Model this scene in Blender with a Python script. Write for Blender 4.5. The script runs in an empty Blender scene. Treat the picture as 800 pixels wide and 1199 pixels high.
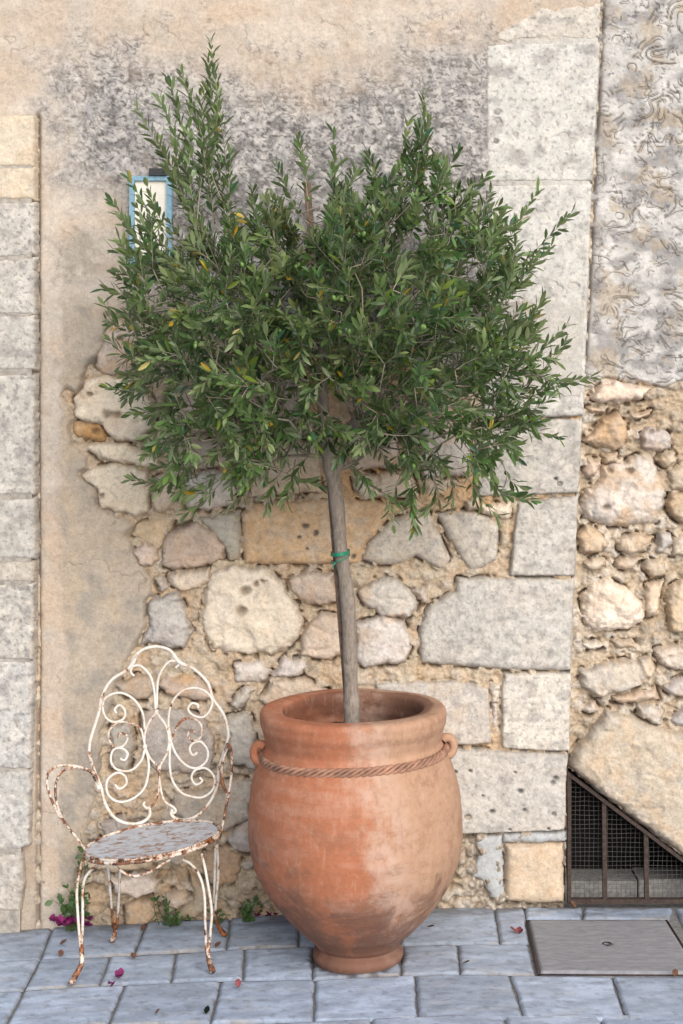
import bpy, math, random
import numpy as np
random.seed(7); RNG = np.random.default_rng(11)
C = bpy.context.scene.collection
D, F, HZ, CAMZ = 5.92, 1900.0, 420.0, 2.0        # camera distance to the wall, focal length and horizon of the photograph
S = D / F
R = math.radians

# ---------------------------------------------------------------- measuring helpers
def at(px, py, y):
    d = D + y
    return ((px - 400) / F * d, y, CAMZ - (py - HZ) / F * d)
def gz(x):                                        # the pavement falls slightly to the left
    return -0.05 * max(0.0, 0.35 - x) if x < 0.35 else 0.0
def gzv(x): return -0.05 * np.maximum(0.0, 0.35 - x)
def ground(px, py):
    d = F * CAMZ / (py - HZ)
    for _ in range(6):
        x = (px - 400) / F * d
        d = F * (CAMZ - gz(x)) / (py - HZ)
    return ((px - 400) / F * d, d - D)
def gpt(px, py):
    x, y = ground(px, py); return (x, y, gz(x))

# ---------------------------------------------------------------- noise (numpy)
def _h(ix, iy, seed):
    n = (ix.astype(np.int64) * 374761393 + iy.astype(np.int64) * 668265263 + seed * 1442695041) & 0x7fffffff
    n = ((n ^ (n >> 13)) * 1274126177) & 0x7fffffff
    n = ((n ^ (n >> 15)) * 2246822519) & 0x7fffffff
    return (n ^ (n >> 16)) / float(0x7fffffff)
def perlin(x, y, seed=0):
    x0 = np.floor(x); y0 = np.floor(y); fx = x - x0; fy = y - y0
    u = fx*fx*fx*(fx*(fx*6-15)+10); v = fy*fy*fy*(fy*(fy*6-15)+10)
    def g(ax, ay):
        a = _h(x0+ax, y0+ay, seed) * 2*math.pi
        return np.cos(a)*(fx-ax) + np.sin(a)*(fy-ay)
    a = g(0,0); b = g(1,0); c = g(0,1); d = g(1,1)
    return (a + u*(b-a) + v*((c + u*(d-c)) - (a + u*(b-a)))) * 1.5
def fbm(x, y, o=4, seed=0):
    r = 0; a = 0.5
    for i in range(o):
        r = r + a*perlin(x, y, seed+i*17); x = x*2.03+3.1; y = y*2.03+1.7; a *= 0.5
    return r
def worley(x, y, seed=0, jit=0.9):
    x0 = np.floor(x); y0 = np.floor(y)
    f1 = np.full(np.shape(x), 9.0); f2 = np.full(np.shape(x), 9.0); idd = np.zeros(np.shape(x))
    for i in (-1,0,1):
        for j in (-1,0,1):
            cx = x0+i; cy = y0+j
            dx = cx+0.5+jit*(_h(cx,cy,seed)-0.5)-x; dy = cy+0.5+jit*(_h(cx,cy,seed+5)-0.5)-y
            dd = np.sqrt(dx*dx+dy*dy); c = _h(cx,cy,seed+9)
            n = dd < f1
            f2 = np.where(n, f1, np.minimum(f2, dd)); idd = np.where(n, c, idd); f1 = np.where(n, dd, f1)
    return f1, f2, idd
def sstep(a, b, x):
    t = np.clip((x-a)/(b-a), 0, 1); return t*t*(3-2*t)
def lerp(a, b, t):
    a = np.asarray(a, float); b = np.asarray(b, float)
    if np.ndim(t) and a.ndim <= 1 and a.size == 3: a = np.broadcast_to(a, np.shape(t)+(3,))
    if np.ndim(t) and (a.ndim == np.ndim(t)+1 or b.size == 3): t = t[..., None]
    return a + (b-a)*t
def polysd(poly, X, Y):                            # signed distance, positive inside
    d2 = np.full(np.shape(X), 1e12); ins = np.zeros(np.shape(X), bool)
    n = len(poly)
    for i in range(n):
        ax, ay = poly[i]; bx, by = poly[(i+1) % n]
        ex, ey = bx-ax, by-ay
        t = np.clip(((X-ax)*ex+(Y-ay)*ey)/(ex*ex+ey*ey+1e-9), 0, 1)
        d2 = np.minimum(d2, (X-ax-t*ex)**2+(Y-ay-t*ey)**2)
        if ay != by:
            ins ^= ((ay > Y) != (by > Y)) & (X < ex*(Y-ay)/(ey)+ax)
    d = np.sqrt(d2)
    return np.where(ins, d, -d)

# ---------------------------------------------------------------- materials
def mat(name):
    m = bpy.data.materials.new(name); m.use_nodes = True
    nt = m.node_tree; b = nt.nodes['Principled BSDF']
    return m, nt, b
def N(nt, t, **kw):
    n = nt.nodes.new(t)
    for k, v in kw.items():
        if k.startswith('i_'):
            key = k[2:]; n.inputs[int(key) if key.isdigit() else key.replace('_', ' ')].default_value = v
        else: setattr(n, k, v)
    return n
def L(nt, a, b): nt.links.new(a, b)
def mixc(nt, fac, a, b, blend='MIX'):
    n = nt.nodes.new('ShaderNodeMix'); n.data_type = 'RGBA'; n.blend_type = blend
    for sock, v in ((n.inputs[0], fac), (n.inputs[6], a), (n.inputs[7], b)):
        if hasattr(v, 'is_linked') or isinstance(v, bpy.types.NodeSocket): L(nt, v, sock)
        else: sock.default_value = v if not isinstance(v, tuple) else (v + (1,) if len(v) == 3 else v)
    return n.outputs[2]
def noise(nt, vec, scale, detail=4, rough=0.6, dist=0.0):
    n = N(nt, 'ShaderNodeTexNoise'); n.inputs['Scale'].default_value = scale
    n.inputs['Detail'].default_value = detail; n.inputs['Roughness'].default_value = rough; n.inputs['Distortion'].default_value = dist
    if vec is not None: L(nt, vec, n.inputs['Vector'])
    return n.outputs['Fac']
def ramp(nt, fac, a, b):
    n = N(nt, 'ShaderNodeMapRange'); n.interpolation_type = 'SMOOTHSTEP'
    n.inputs['From Min'].default_value = a; n.inputs['From Max'].default_value = b
    L(nt, fac, n.inputs['Value']); return n.outputs['Result']
def mth(nt, op, a, b=None):
    n = N(nt, 'ShaderNodeMath', operation=op)
    for i, v in enumerate((a, b)):
        if v is None: continue
        if isinstance(v, bpy.types.NodeSocket): L(nt, v, n.inputs[i])
        else: n.inputs[i].default_value = v
    return n.outputs[0]
def bump(nt, b, h, strength, dist):
    n = N(nt, 'ShaderNodeBump'); n.inputs['Strength'].default_value = strength; n.inputs['Distance'].default_value = dist
    L(nt, h, n.inputs['Height']); L(nt, n.outputs[0], b.inputs['Normal'])

def surface_mat(name, fine=0.25, speck=0.5, bumpd=0.002, rough=0.9, mottle=0.5):
    """Weathered mineral surface: the colour of each spot comes from the 'Col' attribute, grain, mottling and specks from noise."""
    m, nt, b = mat(name)
    a = N(nt, 'ShaderNodeAttribute', attribute_name='Col')
    g = N(nt, 'ShaderNodeNewGeometry'); p = g.outputs['Position']
    n1 = noise(nt, p, 130, 6, 0.75); n2 = noise(nt, p, 300, 3, 0.7); n3 = noise(nt, p, 34, 8, 0.7, 0.4); n4 = noise(nt, p, 62, 7, 0.72, 0.3)
    grain = mth(nt, 'ADD', mth(nt, 'MULTIPLY', ramp(nt, n1, 0.30, 0.70), fine*2), 1-fine)
    v = mth(nt, 'MULTIPLY', grain, mth(nt, 'ADD', mth(nt, 'MULTIPLY', ramp(nt, n3, 0.32, 0.66), fine*1.5), 1-fine*0.75))
    cv = N(nt, 'ShaderNodeCombineXYZ')
    for i in range(3): L(nt, v, cv.inputs[i])
    c = mixc(nt, 1.0, a.outputs['Color'], cv.outputs[0], 'MULTIPLY')
    dk = mixc(nt, 1.0, a.outputs['Color'], (0.46, 0.45, 0.46), 'MULTIPLY')
    c = mixc(nt, mth(nt, 'MULTIPLY', ramp(nt, n4, 0.53, 0.66), mottle), c, dk)
    lt = mixc(nt, 0.45, a.outputs['Color'], (0.74, 0.70, 0.65))
    c = mixc(nt, mth(nt, 'MULTIPLY', ramp(nt, n4, 0.45, 0.34), mottle*0.7), c, lt)
    sp = ramp(nt, n2, 0.64, 0.72)
    c = mixc(nt, mth(nt, 'MULTIPLY', sp, speck), c, (0.08, 0.068, 0.06))
    L(nt, c, b.inputs['Base Color']); b.inputs['Roughness'].default_value = rough; b.inputs['Specular IOR Level'].default_value = 0.25
    h = mth(nt, 'SUBTRACT', mth(nt, 'ADD', mth(nt, 'MULTIPLY', n1, 0.5), mth(nt, 'MULTIPLY', n4, 1.5)), sp); bump(nt, b, h, 0.45, bumpd)
    return m
M = {}
M['plaster'] = surface_mat('weathered_plaster', 0.12, 0.55, 0.004, mottle=0.34)
M['mortar'] = surface_mat('coarse_mortar', 0.20, 0.7, 0.006, mottle=0.5)
M['stone'] = surface_mat('limestone', 0.12, 0.65, 0.004, mottle=0.42)
M['paving'] = surface_mat('paving_stone', 0.08, 0.25, 0.0016, 0.6, mottle=0.16)

def simple(name, col, rough=0.7, var=0.2, scale=60, metal=0.0):
    m, nt, b = mat(name)
    g = N(nt, 'ShaderNodeNewGeometry')
    n = noise(nt, g.outputs['Position'], scale, 5, 0.65)
    lo = tuple(c*(1-var) for c in col); hi = tuple(min(1, c*(1+var)) for c in col)
    c = mixc(nt, ramp(nt, n, 0.3, 0.7), lo, hi)
    L(nt, c, b.inputs['Base Color']); b.inputs['Roughness'].default_value = rough; b.inputs['Metallic'].default_value = metal
    bump(nt, b, n, 0.4, 0.001)
    return m

# terracotta
m, nt, b = mat('terracotta'); M['terracotta'] = m
tc = N(nt, 'ShaderNodeTexCoord').outputs['Object']; sx = N(nt, 'ShaderNodeSeparateXYZ'); L(nt, tc, sx.inputs[0])
X_, Z_ = sx.outputs['X'], sx.outputs['Z']
n1 = noise(nt, tc, 3.2, 6, 0.6); n2 = noise(nt, tc, 14, 8, 0.7); n3 = noise(nt, tc, 90, 5, 0.7); n4 = noise(nt, tc, 5.5, 7, 0.65, 0.6)
mp = N(nt, 'ShaderNodeMapping'); L(nt, tc, mp.inputs[0]); mp.inputs['Scale'].default_value = (3, 3, 22); n5 = noise(nt, mp.outputs[0], 1.4, 6, 0.65)
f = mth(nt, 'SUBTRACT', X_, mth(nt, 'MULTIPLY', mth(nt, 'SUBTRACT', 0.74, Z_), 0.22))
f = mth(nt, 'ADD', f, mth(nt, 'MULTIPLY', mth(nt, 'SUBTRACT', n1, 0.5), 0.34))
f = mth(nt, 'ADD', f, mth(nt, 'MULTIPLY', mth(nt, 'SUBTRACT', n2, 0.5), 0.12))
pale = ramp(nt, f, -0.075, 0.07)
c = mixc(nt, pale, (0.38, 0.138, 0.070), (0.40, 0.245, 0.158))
c = mixc(nt, mth(nt, 'MULTIPLY', ramp(nt, mth(nt, 'MULTIPLY', n5, n1), 0.22, 0.38), 0.35), c, (0.50, 0.285, 0.20))
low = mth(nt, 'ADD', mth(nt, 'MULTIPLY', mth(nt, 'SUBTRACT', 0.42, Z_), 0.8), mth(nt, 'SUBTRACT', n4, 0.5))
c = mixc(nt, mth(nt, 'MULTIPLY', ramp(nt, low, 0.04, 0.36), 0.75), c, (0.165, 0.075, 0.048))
c = mixc(nt, mth(nt, 'MULTIPLY', ramp(nt, mth(nt, 'ADD', mth(nt, 'MULTIPLY', n2, 0.45), mth(nt, 'MULTIPLY', n4, 0.55)), 0.52, 0.66), 0.28), c, (0.50, 0.34, 0.27))
c = mixc(nt, mth(nt, 'MULTIPLY', ramp(nt, noise(nt, tc, 26, 5, 0.75), 0.62, 0.74), 0.5), c, (0.22, 0.10, 0.06))
c = mixc(nt, mth(nt, 'MULTIPLY', ramp(nt, n3, 0.64, 0.72), 0.5), c, (0.13, 0.06, 0.04))
n6 = noise(nt, tc, 8, 10, 0.78, 0.5); n7 = noise(nt, tc, 38, 8, 0.75, 0.4)
c = mixc(nt, mth(nt, 'MULTIPLY', ramp(nt, n6, 0.50, 0.62), 0.42), c, (0.24, 0.115, 0.07))
c = mixc(nt, mth(nt, 'MULTIPLY', ramp(nt, n6, 0.46, 0.36), 0.15), c, (0.55, 0.36, 0.27))
c = mixc(nt, mth(nt, 'MULTIPLY', ramp(nt, n7, 0.50, 0.64), 0.30), c, (0.22, 0.10, 0.062))
c = mixc(nt, mth(nt, 'MULTIPLY', ramp(nt, n7, 0.46, 0.36), 0.14), c, (0.58, 0.40, 0.31))
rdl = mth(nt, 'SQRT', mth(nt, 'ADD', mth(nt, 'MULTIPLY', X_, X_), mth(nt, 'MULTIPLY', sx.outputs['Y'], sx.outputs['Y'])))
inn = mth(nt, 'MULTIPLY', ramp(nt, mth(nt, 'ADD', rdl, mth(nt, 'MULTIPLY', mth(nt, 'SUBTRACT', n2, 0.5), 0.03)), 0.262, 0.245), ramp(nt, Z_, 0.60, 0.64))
c = mixc(nt, mth(nt, 'MULTIPLY', inn, 0.8), c, (0.13, 0.055, 0.036))  # inside of the pot browned: shade put into the colour along with dirt
drt = mth(nt, 'ADD', mth(nt, 'MULTIPLY', mth(nt, 'SUBTRACT', 0.10, Z_), 6.0), mth(nt, 'SUBTRACT', n2, 0.5))
c = mixc(nt, mth(nt, 'MULTIPLY', ramp(nt, drt, 0.05, 0.6), 0.5), c, (0.25, 0.12, 0.09))
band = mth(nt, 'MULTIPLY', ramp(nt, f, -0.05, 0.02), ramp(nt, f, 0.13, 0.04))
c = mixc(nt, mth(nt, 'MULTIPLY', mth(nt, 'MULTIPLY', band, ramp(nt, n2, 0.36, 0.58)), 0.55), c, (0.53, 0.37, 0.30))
mv = N(nt, 'ShaderNodeMapping'); L(nt, tc, mv.inputs[0]); mv.inputs['Scale'].default_value = (26, 26, 7); nv_ = noise(nt, mv.outputs[0], 1.6, 8, 0.75, 0.4)
c = mixc(nt, mth(nt, 'MULTIPLY', ramp(nt, nv_, 0.52, 0.66), 0.28), c, (0.21, 0.105, 0.066))
c = mixc(nt, mth(nt, 'MULTIPLY', ramp(nt, nv_, 0.46, 0.36), 0.22), c, (0.52, 0.34, 0.25))
n8 = noise(nt, tc, 6.5, 10, 0.72, 0.5)
sm_ = mth(nt, 'ADD', n8, mth(nt, 'SUBTRACT', 0.16, mth(nt, 'MULTIPLY', Z_, 0.55)))
c = mixc(nt, mth(nt, 'MULTIPLY', ramp(nt, sm_, 0.48, 0.64), 0.72), c, (0.15, 0.078, 0.055))
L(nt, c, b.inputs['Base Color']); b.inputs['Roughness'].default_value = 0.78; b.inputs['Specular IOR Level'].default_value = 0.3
bump(nt, b, mth(nt, 'ADD', mth(nt, 'MULTIPLY', n5, 0.7), mth(nt, 'ADD', mth(nt, 'MULTIPLY', n3, 0.5), n2)), 0.5, 0.004)

# chipped white paint over rusty iron; the object's colour sets how far the rust has come
m, nt, b = mat('rusty_white_iron'); M['iron'] = m
g = N(nt, 'ShaderNodeNewGeometry'); p = g.outputs['Position']
oi = N(nt, 'ShaderNodeObjectInfo'); so = N(nt, 'ShaderNodeSeparateColor'); L(nt, oi.outputs['Color'], so.inputs[0])
na = noise(nt, p, 17, 6, 0.72); nb = noise(nt, p, 70, 6, 0.7); nc = noise(nt, p, 60, 4, 0.6)
sz = N(nt, 'ShaderNodeSeparateXYZ'); L(nt, p, sz.inputs[0])
feet = mth(nt, 'MULTIPLY', ramp(nt, sz.outputs['Z'], 0.13, 0.03), 0.12)
k = mth(nt, 'ADD', mth(nt, 'ADD', mth(nt, 'ADD', mth(nt, 'MULTIPLY', na, 0.7), feet), mth(nt, 'MULTIPLY', nb, 0.45)), mth(nt, 'SUBTRACT', so.outputs[0], 0.5))
rust = ramp(nt, k, 0.60, 0.66)
halo = ramp(nt, k, 0.50, 0.62)
rc = mixc(nt, ramp(nt, nc, 0.38, 0.62), (0.055, 0.022, 0.014), (0.30, 0.105, 0.032))
wc = mixc(nt, ramp(nt, nb, 0.3, 0.7), (0.58, 0.555, 0.51), (0.76, 0.735, 0.69))
wc = mixc(nt, mth(nt, 'MULTIPLY', halo, 0.5), wc, (0.50, 0.30, 0.17))
L(nt, mixc(nt, rust, wc, rc), b.inputs['Base Color']); b.inputs['Roughness'].default_value = 0.6
bump(nt, b, mth(nt, 'SUBTRACT', mth(nt, 'MULTIPLY', nb, 0.4), rust), 0.6, 0.0012)

# seat plate: pale worn paint with brown scratches
m, nt, b = mat('worn_seat_paint'); M['seat'] = m
g = N(nt, 'ShaderNodeNewGeometry'); p = g.outputs['Position']
mp = N(nt, 'ShaderNodeMapping'); L(nt, p, mp.inputs[0]); mp.inputs['Scale'].default_value = (8, 13, 10); mp.inputs['Rotation'].default_value = (0, 0, 0.4)
s1 = noise(nt, mp.outputs[0], 3.0, 7, 0.72, 0.8); s2 = noise(nt, p, 45, 6, 0.7)
c = mixc(nt, ramp(nt, s2, 0.3, 0.7), (0.42, 0.445, 0.49), (0.55, 0.575, 0.62))
c = mixc(nt, ramp(nt, s1, 0.50, 0.60), c, (0.27, 0.15, 0.085))
c = mixc(nt, ramp(nt, mth(nt, 'MULTIPLY', s1, s2), 0.34, 0.42), c, (0.10, 0.05, 0.035))
L(nt, c, b.inputs['Base Color']); b.inputs['Roughness'].default_value = 0.55; bump(nt, b, s1, 0.3, 0.001)

# foliage
def leaf_mat(name, under=(0.23, 0.28, 0.15)):
    m, nt, b = mat(name)
    a = N(nt, 'ShaderNodeAttribute', attribute_name='Col'); g = N(nt, 'ShaderNodeNewGeometry')
    n = noise(nt, g.outputs['Position'], 90, 3, 0.6)
    c = mixc(nt, mth(nt, 'MULTIPLY', n, 0.4), a.outputs['Color'], (0.02, 0.04, 0.015))
    un = mixc(nt, 0.6, a.outputs['Color'], under)
    c = mixc(nt, g.outputs['Backfacing'], c, un)
    L(nt, c, b.inputs['Base Color']); b.inputs['Roughness'].default_value = 0.36; b.inputs['Specular IOR Level'].default_value = 0.45
    tr = N(nt, 'ShaderNodeBsdfTranslucent'); L(nt, mixc(nt, 0.5, a.outputs['Color'], (0.10, 0.17, 0.02)), tr.inputs['Color'])
    mx = N(nt, 'ShaderNodeMixShader'); mx.inputs[0].default_value = 0.22
    L(nt, b.outputs[0], mx.inputs[1]); L(nt, tr.outputs[0], mx.inputs[2])
    L(nt, mx.outputs[0], nt.nodes['Material Output'].inputs['Surface'])
    return m
M['leaf'] = leaf_mat('olive_leaf')
M['weed'] = leaf_mat('weed_leaf', (0.10, 0.17, 0.06))
# bark
m, nt, b = mat('olive_bark'); M['bark'] = m
g = N(nt, 'ShaderNodeNewGeometry'); p = g.outputs['Position']
mp = N(nt, 'ShaderNodeMapping'); L(nt, p, mp.inputs[0]); mp.inputs['Scale'].default_value = (1, 1, 0.3)
b1 = noise(nt, mp.outputs[0], 120, 6, 0.7); b2 = noise(nt, p, 22, 5, 0.6); b3 = noise(nt, p, 9, 4, 0.6)
c = mixc(nt, ramp(nt, b1, 0.3, 0.7), (0.15, 0.12, 0.10), (0.29, 0.245, 0.205))
c = mixc(nt, mth(nt, 'MULTIPLY', ramp(nt, b2, 0.5, 0.7), 0.5), c, (0.40, 0.35, 0.30))
c = mixc(nt, mth(nt, 'MULTIPLY', ramp(nt, b3, 0.52, 0.7), 0.45), c, (0.22, 0.20, 0.14))
L(nt, c, b.inputs['Base Color']); b.inputs['Roughness'].default_value = 0.85; bump(nt, b, b1, 0.8, 0.004)
M['twig'] = simple('twig_bark', (0.25, 0.22, 0.17), 0.8, 0.35, 12)
M['stake'] = simple('stake_wood', (0.15, 0.10, 0.075), 0.85, 0.35, 40)
M['tie'] = simple('green_tie', (0.02, 0.22, 0.13), 0.5, 0.2, 80)
M['soil'] = simple('dark_soil', (0.055, 0.038, 0.026), 0.95, 0.5, 120)
M['rustbar'] = simple('rusty_iron', (0.042, 0.026, 0.021), 0.8, 0.45, 70)
M['wire'] = simple('galvanised_wire', (0.085, 0.08, 0.078), 0.6, 0.3, 50)
M['dark'] = simple('cellar_shade_black', (0.012, 0.011, 0.011), 0.95, 0.3, 20)  # near-black colour stands in for the shade inside the cellar opening
M['blueframe'] = simple('blue_painted_frame', (0.22, 0.39, 0.50), 0.55, 0.18, 60)
M['panel'] = simple('cream_panel', (0.84, 0.79, 0.70), 0.6, 0.06, 30)
M['ink'] = simple('blue_grey_ink', (0.14, 0.20, 0.28), 0.6, 0.2, 60)
M['black'] = simple('black_bracket', (0.02, 0.022, 0.028), 0.5, 0.3, 60)
M['petal'] = simple('purple_petal', (0.19, 0.012, 0.10), 0.6, 0.4, 90)
M['dryleaf'] = simple('dry_leaf', (0.12, 0.055, 0.03), 0.8, 0.5, 90)
M['redleaf'] = simple('withered_red_petal', (0.20, 0.05, 0.055), 0.8, 0.5, 90)
M['olive'] = simple('green_olive', (0.11, 0.19, 0.045), 0.35, 0.3, 25)
M['rope'] = simple('dusty_clay_rope', (0.31,0.165,0.11), 0.8, 0.4, 16)
M['greymortar'] = simple('grey_lime_mortar', (0.33,0.30,0.265), 0.95, 0.3, 40)
M['core'] = simple('wall_rubble_core', (0.30, 0.25, 0.20), 0.95, 0.3, 14)
M['dust'] = simple('packed_grit', (0.19, 0.185, 0.18), 0.95, 0.3, 60)
# cover slab
m, nt, b = mat('cover_slab_stone'); M['cover'] = m
g = N(nt, 'ShaderNodeNewGeometry'); p = g.outputs['Position']
mp = N(nt, 'ShaderNodeMapping'); L(nt, p, mp.inputs[0]); mp.inputs['Scale'].default_value = (7, 22, 1)
c1 = noise(nt, mp.outputs[0], 3, 7, 0.7, 0.7); c2 = noise(nt, p, 130, 5, 0.7)
c = mixc(nt, ramp(nt, c1, 0.32, 0.68), (0.215, 0.215, 0.235), (0.29, 0.29, 0.31))
c = mixc(nt, mth(nt, 'MULTIPLY', ramp(nt, c1, 0.62, 0.72), 0.6), c, (0.42, 0.415, 0.43))
c = mixc(nt, mth(nt, 'MULTIPLY', ramp(nt, c2, 0.6, 0.72), 0.45), c, (0.10, 0.085, 0.085))
L(nt, c, b.inputs['Base Color']); b.inputs['Roughness'].default_value = 0.75; bump(nt, b, c1, 0.8, 0.004)

# ---------------------------------------------------------------- object helpers
ORG = {}
def tag(o, label=None, cat=None, group=None, kind=None):
    if label: o['label'] = label
    if cat: o['category'] = cat
    if group: o['group'] = group
    if kind: o['kind'] = kind
    return o
def thing(name, label, cat, loc, group=None):
    o = bpy.data.objects.new(name, None); C.objects.link(o); o.location = loc; o.empty_display_size = 0.1
    ORG[o.name] = np.array(loc, float); return tag(o, label, cat, group)
def mesh_np(name, V, faces=None, quads=None, col=None, smooth=True):
    me = bpy.data.meshes.new(name)
    V = np.asarray(V, np.float32)
    if quads is not None:
        q = np.asarray(quads, np.int32); nq = len(q)
        me.vertices.add(len(V)); me.vertices.foreach_set('co', V.ravel())
        me.loops.add(nq*4); me.loops.foreach_set('vertex_index', q.ravel())
        me.polygons.add(nq); me.polygons.foreach_set('loop_start', np.arange(0, nq*4, 4, dtype=np.int32))
        me.update(calc_edges=True)
    else:
        me.from_pydata(V.tolist(), [], faces)
    if col is not None:
        a = me.color_attributes.new('Col', 'FLOAT_COLOR', 'POINT')
        c4 = np.ones((len(V), 4), np.float32); c4[:, :3] = col
        a.data.foreach_set('color', c4.ravel())
    if smooth: me.polygons.foreach_set('use_smooth', np.ones(len(me.polygons), bool))
    me.update(); return me
def obj(name, V, mat_, parent=None, faces=None, quads=None, col=None, smooth=True, loc=None):
    """World-space vertices become ONE mesh object under its thing (or a top-level one with its own origin)."""
    V = np.asarray(V, float)
    org = ORG[parent.name] if parent is not None else (np.array(loc, float) if loc is not None else np.zeros(3))
    me = mesh_np(name, V - org, faces, quads, col, smooth)
    me.materials.append(mat_)
    o = bpy.data.objects.new(name, me); C.objects.link(o)
    if parent is not None: o.parent = parent
    else: o.location = org
    ORG[o.name] = org; return o
class MB:
    def __init__(s): s.v = []; s.f = []
    def add(s, V, Fc):
        n = len(s.v); s.v += [tuple(p) for p in V]; s.f += [tuple(i+n for i in q) for q in Fc]; return s
    def box(s, a, b):
        x0,y0,z0 = a; x1,y1,z1 = b
        return s.add([(x0,y0,z0),(x1,y0,z0),(x1,y1,z0),(x0,y1,z0),(x0,y0,z1),(x1,y0,z1),(x1,y1,z1),(x0,y1,z1)],
              [(0,3,2,1),(4,5,6,7),(0,1,5,4),(1,2,6,5),(2,3,7,6),(3,0,4,7)])
    def tube(s, P, r, k=8, cap=True):
        P = np.asarray(P, float); n = len(P)
        r = np.full(n, r) if np.ndim(r) == 0 else np.asarray(r)
        T = np.gradient(P, axis=0); T /= np.linalg.norm(T, axis=1)[:, None]+1e-12
        u = np.cross(T[0], (0,0,1)); 
        if np.linalg.norm(u) < 0.1: u = np.cross(T[0], (0,1,0))
        u /= np.linalg.norm(u); V = []
        for i in range(n):
            u = u - T[i]*np.dot(u, T[i]); u /= np.linalg.norm(u)+1e-12; w = np.cross(T[i], u)
            for j in range(k):
                a = 2*math.pi*j/k; V.append(P[i]+r[i]*(math.cos(a)*u+math.sin(a)*w))
        Fc = [(i*k+j, i*k+(j+1)%k, (i+1)*k+(j+1)%k, (i+1)*k+j) for i in range(n-1) for j in range(k)]
        if cap: Fc += [tuple(range(k-1,-1,-1)), tuple(range((n-1)*k, n*k))]
        return s.add(V, Fc)
    def prism(s, P2, y0, y1):                       # polygon in wall pixels, extruded in depth
        P = [((x-400)*S, CAMZ-(y-HZ)*S) for x, y in P2]; n = len(P)
        V = [(x,y0,z) for x,z in P]+[(x,y1,z) for x,z in P]
        return s.add(V, [tuple(range(n)), tuple(range(2*n-1,n-1,-1))]+[(i,(i+1)%n+0,(i+1)%n+n,i+n)[::-1] for i in range(n)])
    def build(s, name, m, parent=None, smooth=True, loc=None, col=None):
        return obj(name, s.v, m, parent, faces=s.f, smooth=smooth, loc=loc, col=col)
def crom(P, n=8):
    P = np.asarray(P, float); Q = np.vstack([2*P[0]-P[1], P, 2*P[-1]-P[-2]]); out = []
    for i in range(1, len(Q)-2):
        p0,p1,p2,p3 = Q[i-1],Q[i],Q[i+1],Q[i+2]
        for t in np.linspace(0,1,n,endpoint=False):
            out.append(0.5*((2*p1)+(-p0+p2)*t+(2*p0-5*p1+4*p2-p3)*t*t+(-p0+3*p1-3*p2+p3)*t**3))
    out.append(P[-1]); return np.array(out)
def heightfield(name, px, py, h, keep, col, m, parent, y0=0.0):
    """A relief surface on the wall: grid coordinates in wall pixels, h = metres proud of the wall plane."""
    PX, PY = (np.meshgrid(px, py) if np.ndim(px) == 1 else (px, py))
    ny, nx = PX.shape
    V = np.stack([(PX-400)*S, y0-h, CAMZ-(PY-HZ)*S], -1).reshape(-1, 3)
    idx = np.arange(nx*ny).reshape(ny, nx)
    q = np.stack([idx[:-1,:-1], idx[1:,:-1], idx[1:,1:], idx[:-1,1:]], -1).reshape(-1, 4)
    if keep is not None:
        kf = (keep[:-1,:-1] & keep[1:,:-1] & keep[1:,1:] & keep[:-1,1:]).reshape(-1); q = q[kf]
    used = np.zeros(len(V), bool); used[q.ravel()] = True
    rm = np.cumsum(used)-1
    return obj(name, V[used], m, parent, quads=rm[q], col=col.reshape(-1,3)[used])

# ---------------------------------------------------------------- palette (base colours)
TAN=(0.465,0.385,0.315); TAN2=(0.53,0.465,0.40); GREYP=(0.37,0.32,0.27); CREAM=(0.60,0.49,0.37); WHITE=(0.70,0.605,0.48)
ORANGE=(0.50,0.305,0.155); GREY=(0.47,0.445,0.41); LGREY=(0.58,0.535,0.475); LICH=(0.27,0.255,0.255); DARK=(0.085,0.07,0.06)
MORT=(0.475,0.37,0.265); PALE=(0.52,0.51,0.485); BROWN=(0.25,0.165,0.095); CEM=(0.37,0.385,0.40)

EDGE_Y=[-600,0,300,450,700,1060,1300]; EDGE_X=[736,706,691,683,672,664,657]
def edge(py): return np.interp(py, EDGE_Y, EDGE_X)

# ---------------------------------------------------------------- HOUSE WALL
house = thing('house_wall', 'old weathered house wall of crumbling plaster, rubble and big grey corner blocks behind the pot', 'wall', (0,0,0))
pxs = np.concatenate([np.linspace(-500,-20,60,endpoint=False), np.arange(-20,705,1.3), [712,724,740]])
pys = np.concatenate([np.linspace(-420,-10,60,endpoint=False), np.arange(-10,1092,1.3)])
PX, PY = np.meshgrid(pxs, pys)
# squeeze the right edge to the leaning joint
PXe = np.where(PX > edge(PY)-3, edge(PY)-3, PX)
PLASTER = [(-900,-900),(900,-900),(706,0),(694,200),(688,470),(600,470),(570,445),(480,430),(400,402),(300,395),(230,380),(180,372),(150,375),(128,372),(125,385),(122,410),(105,430),(98,450),(88,462),(80,455),(76,465),(86,480),(90,490),(84,505),(88,520),(105,535),(108,548),(96,556),(112,570),(116,590),(150,608),(158,612),(152,628),(158,645),(168,662),(180,680),(182,698),(172,705),(172,730),(162,755),(150,775),(140,800),(130,830),(122,860),(118,900),(110,950),(100,1000),(88,1040),(78,1120),(-900,1120)]
wx = PX+5*fbm(PX/22,PY/22,3,1); wy = PY+5*fbm(PX/22,PY/22,3,2)
psd = polysd(PLASTER, wx, wy)
big = fbm(PX/140,PY/140,4,3); mid = fbm(PX/38,PY/38,5,4); fin = fbm(PX/9,PY/9,4,5)
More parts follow.
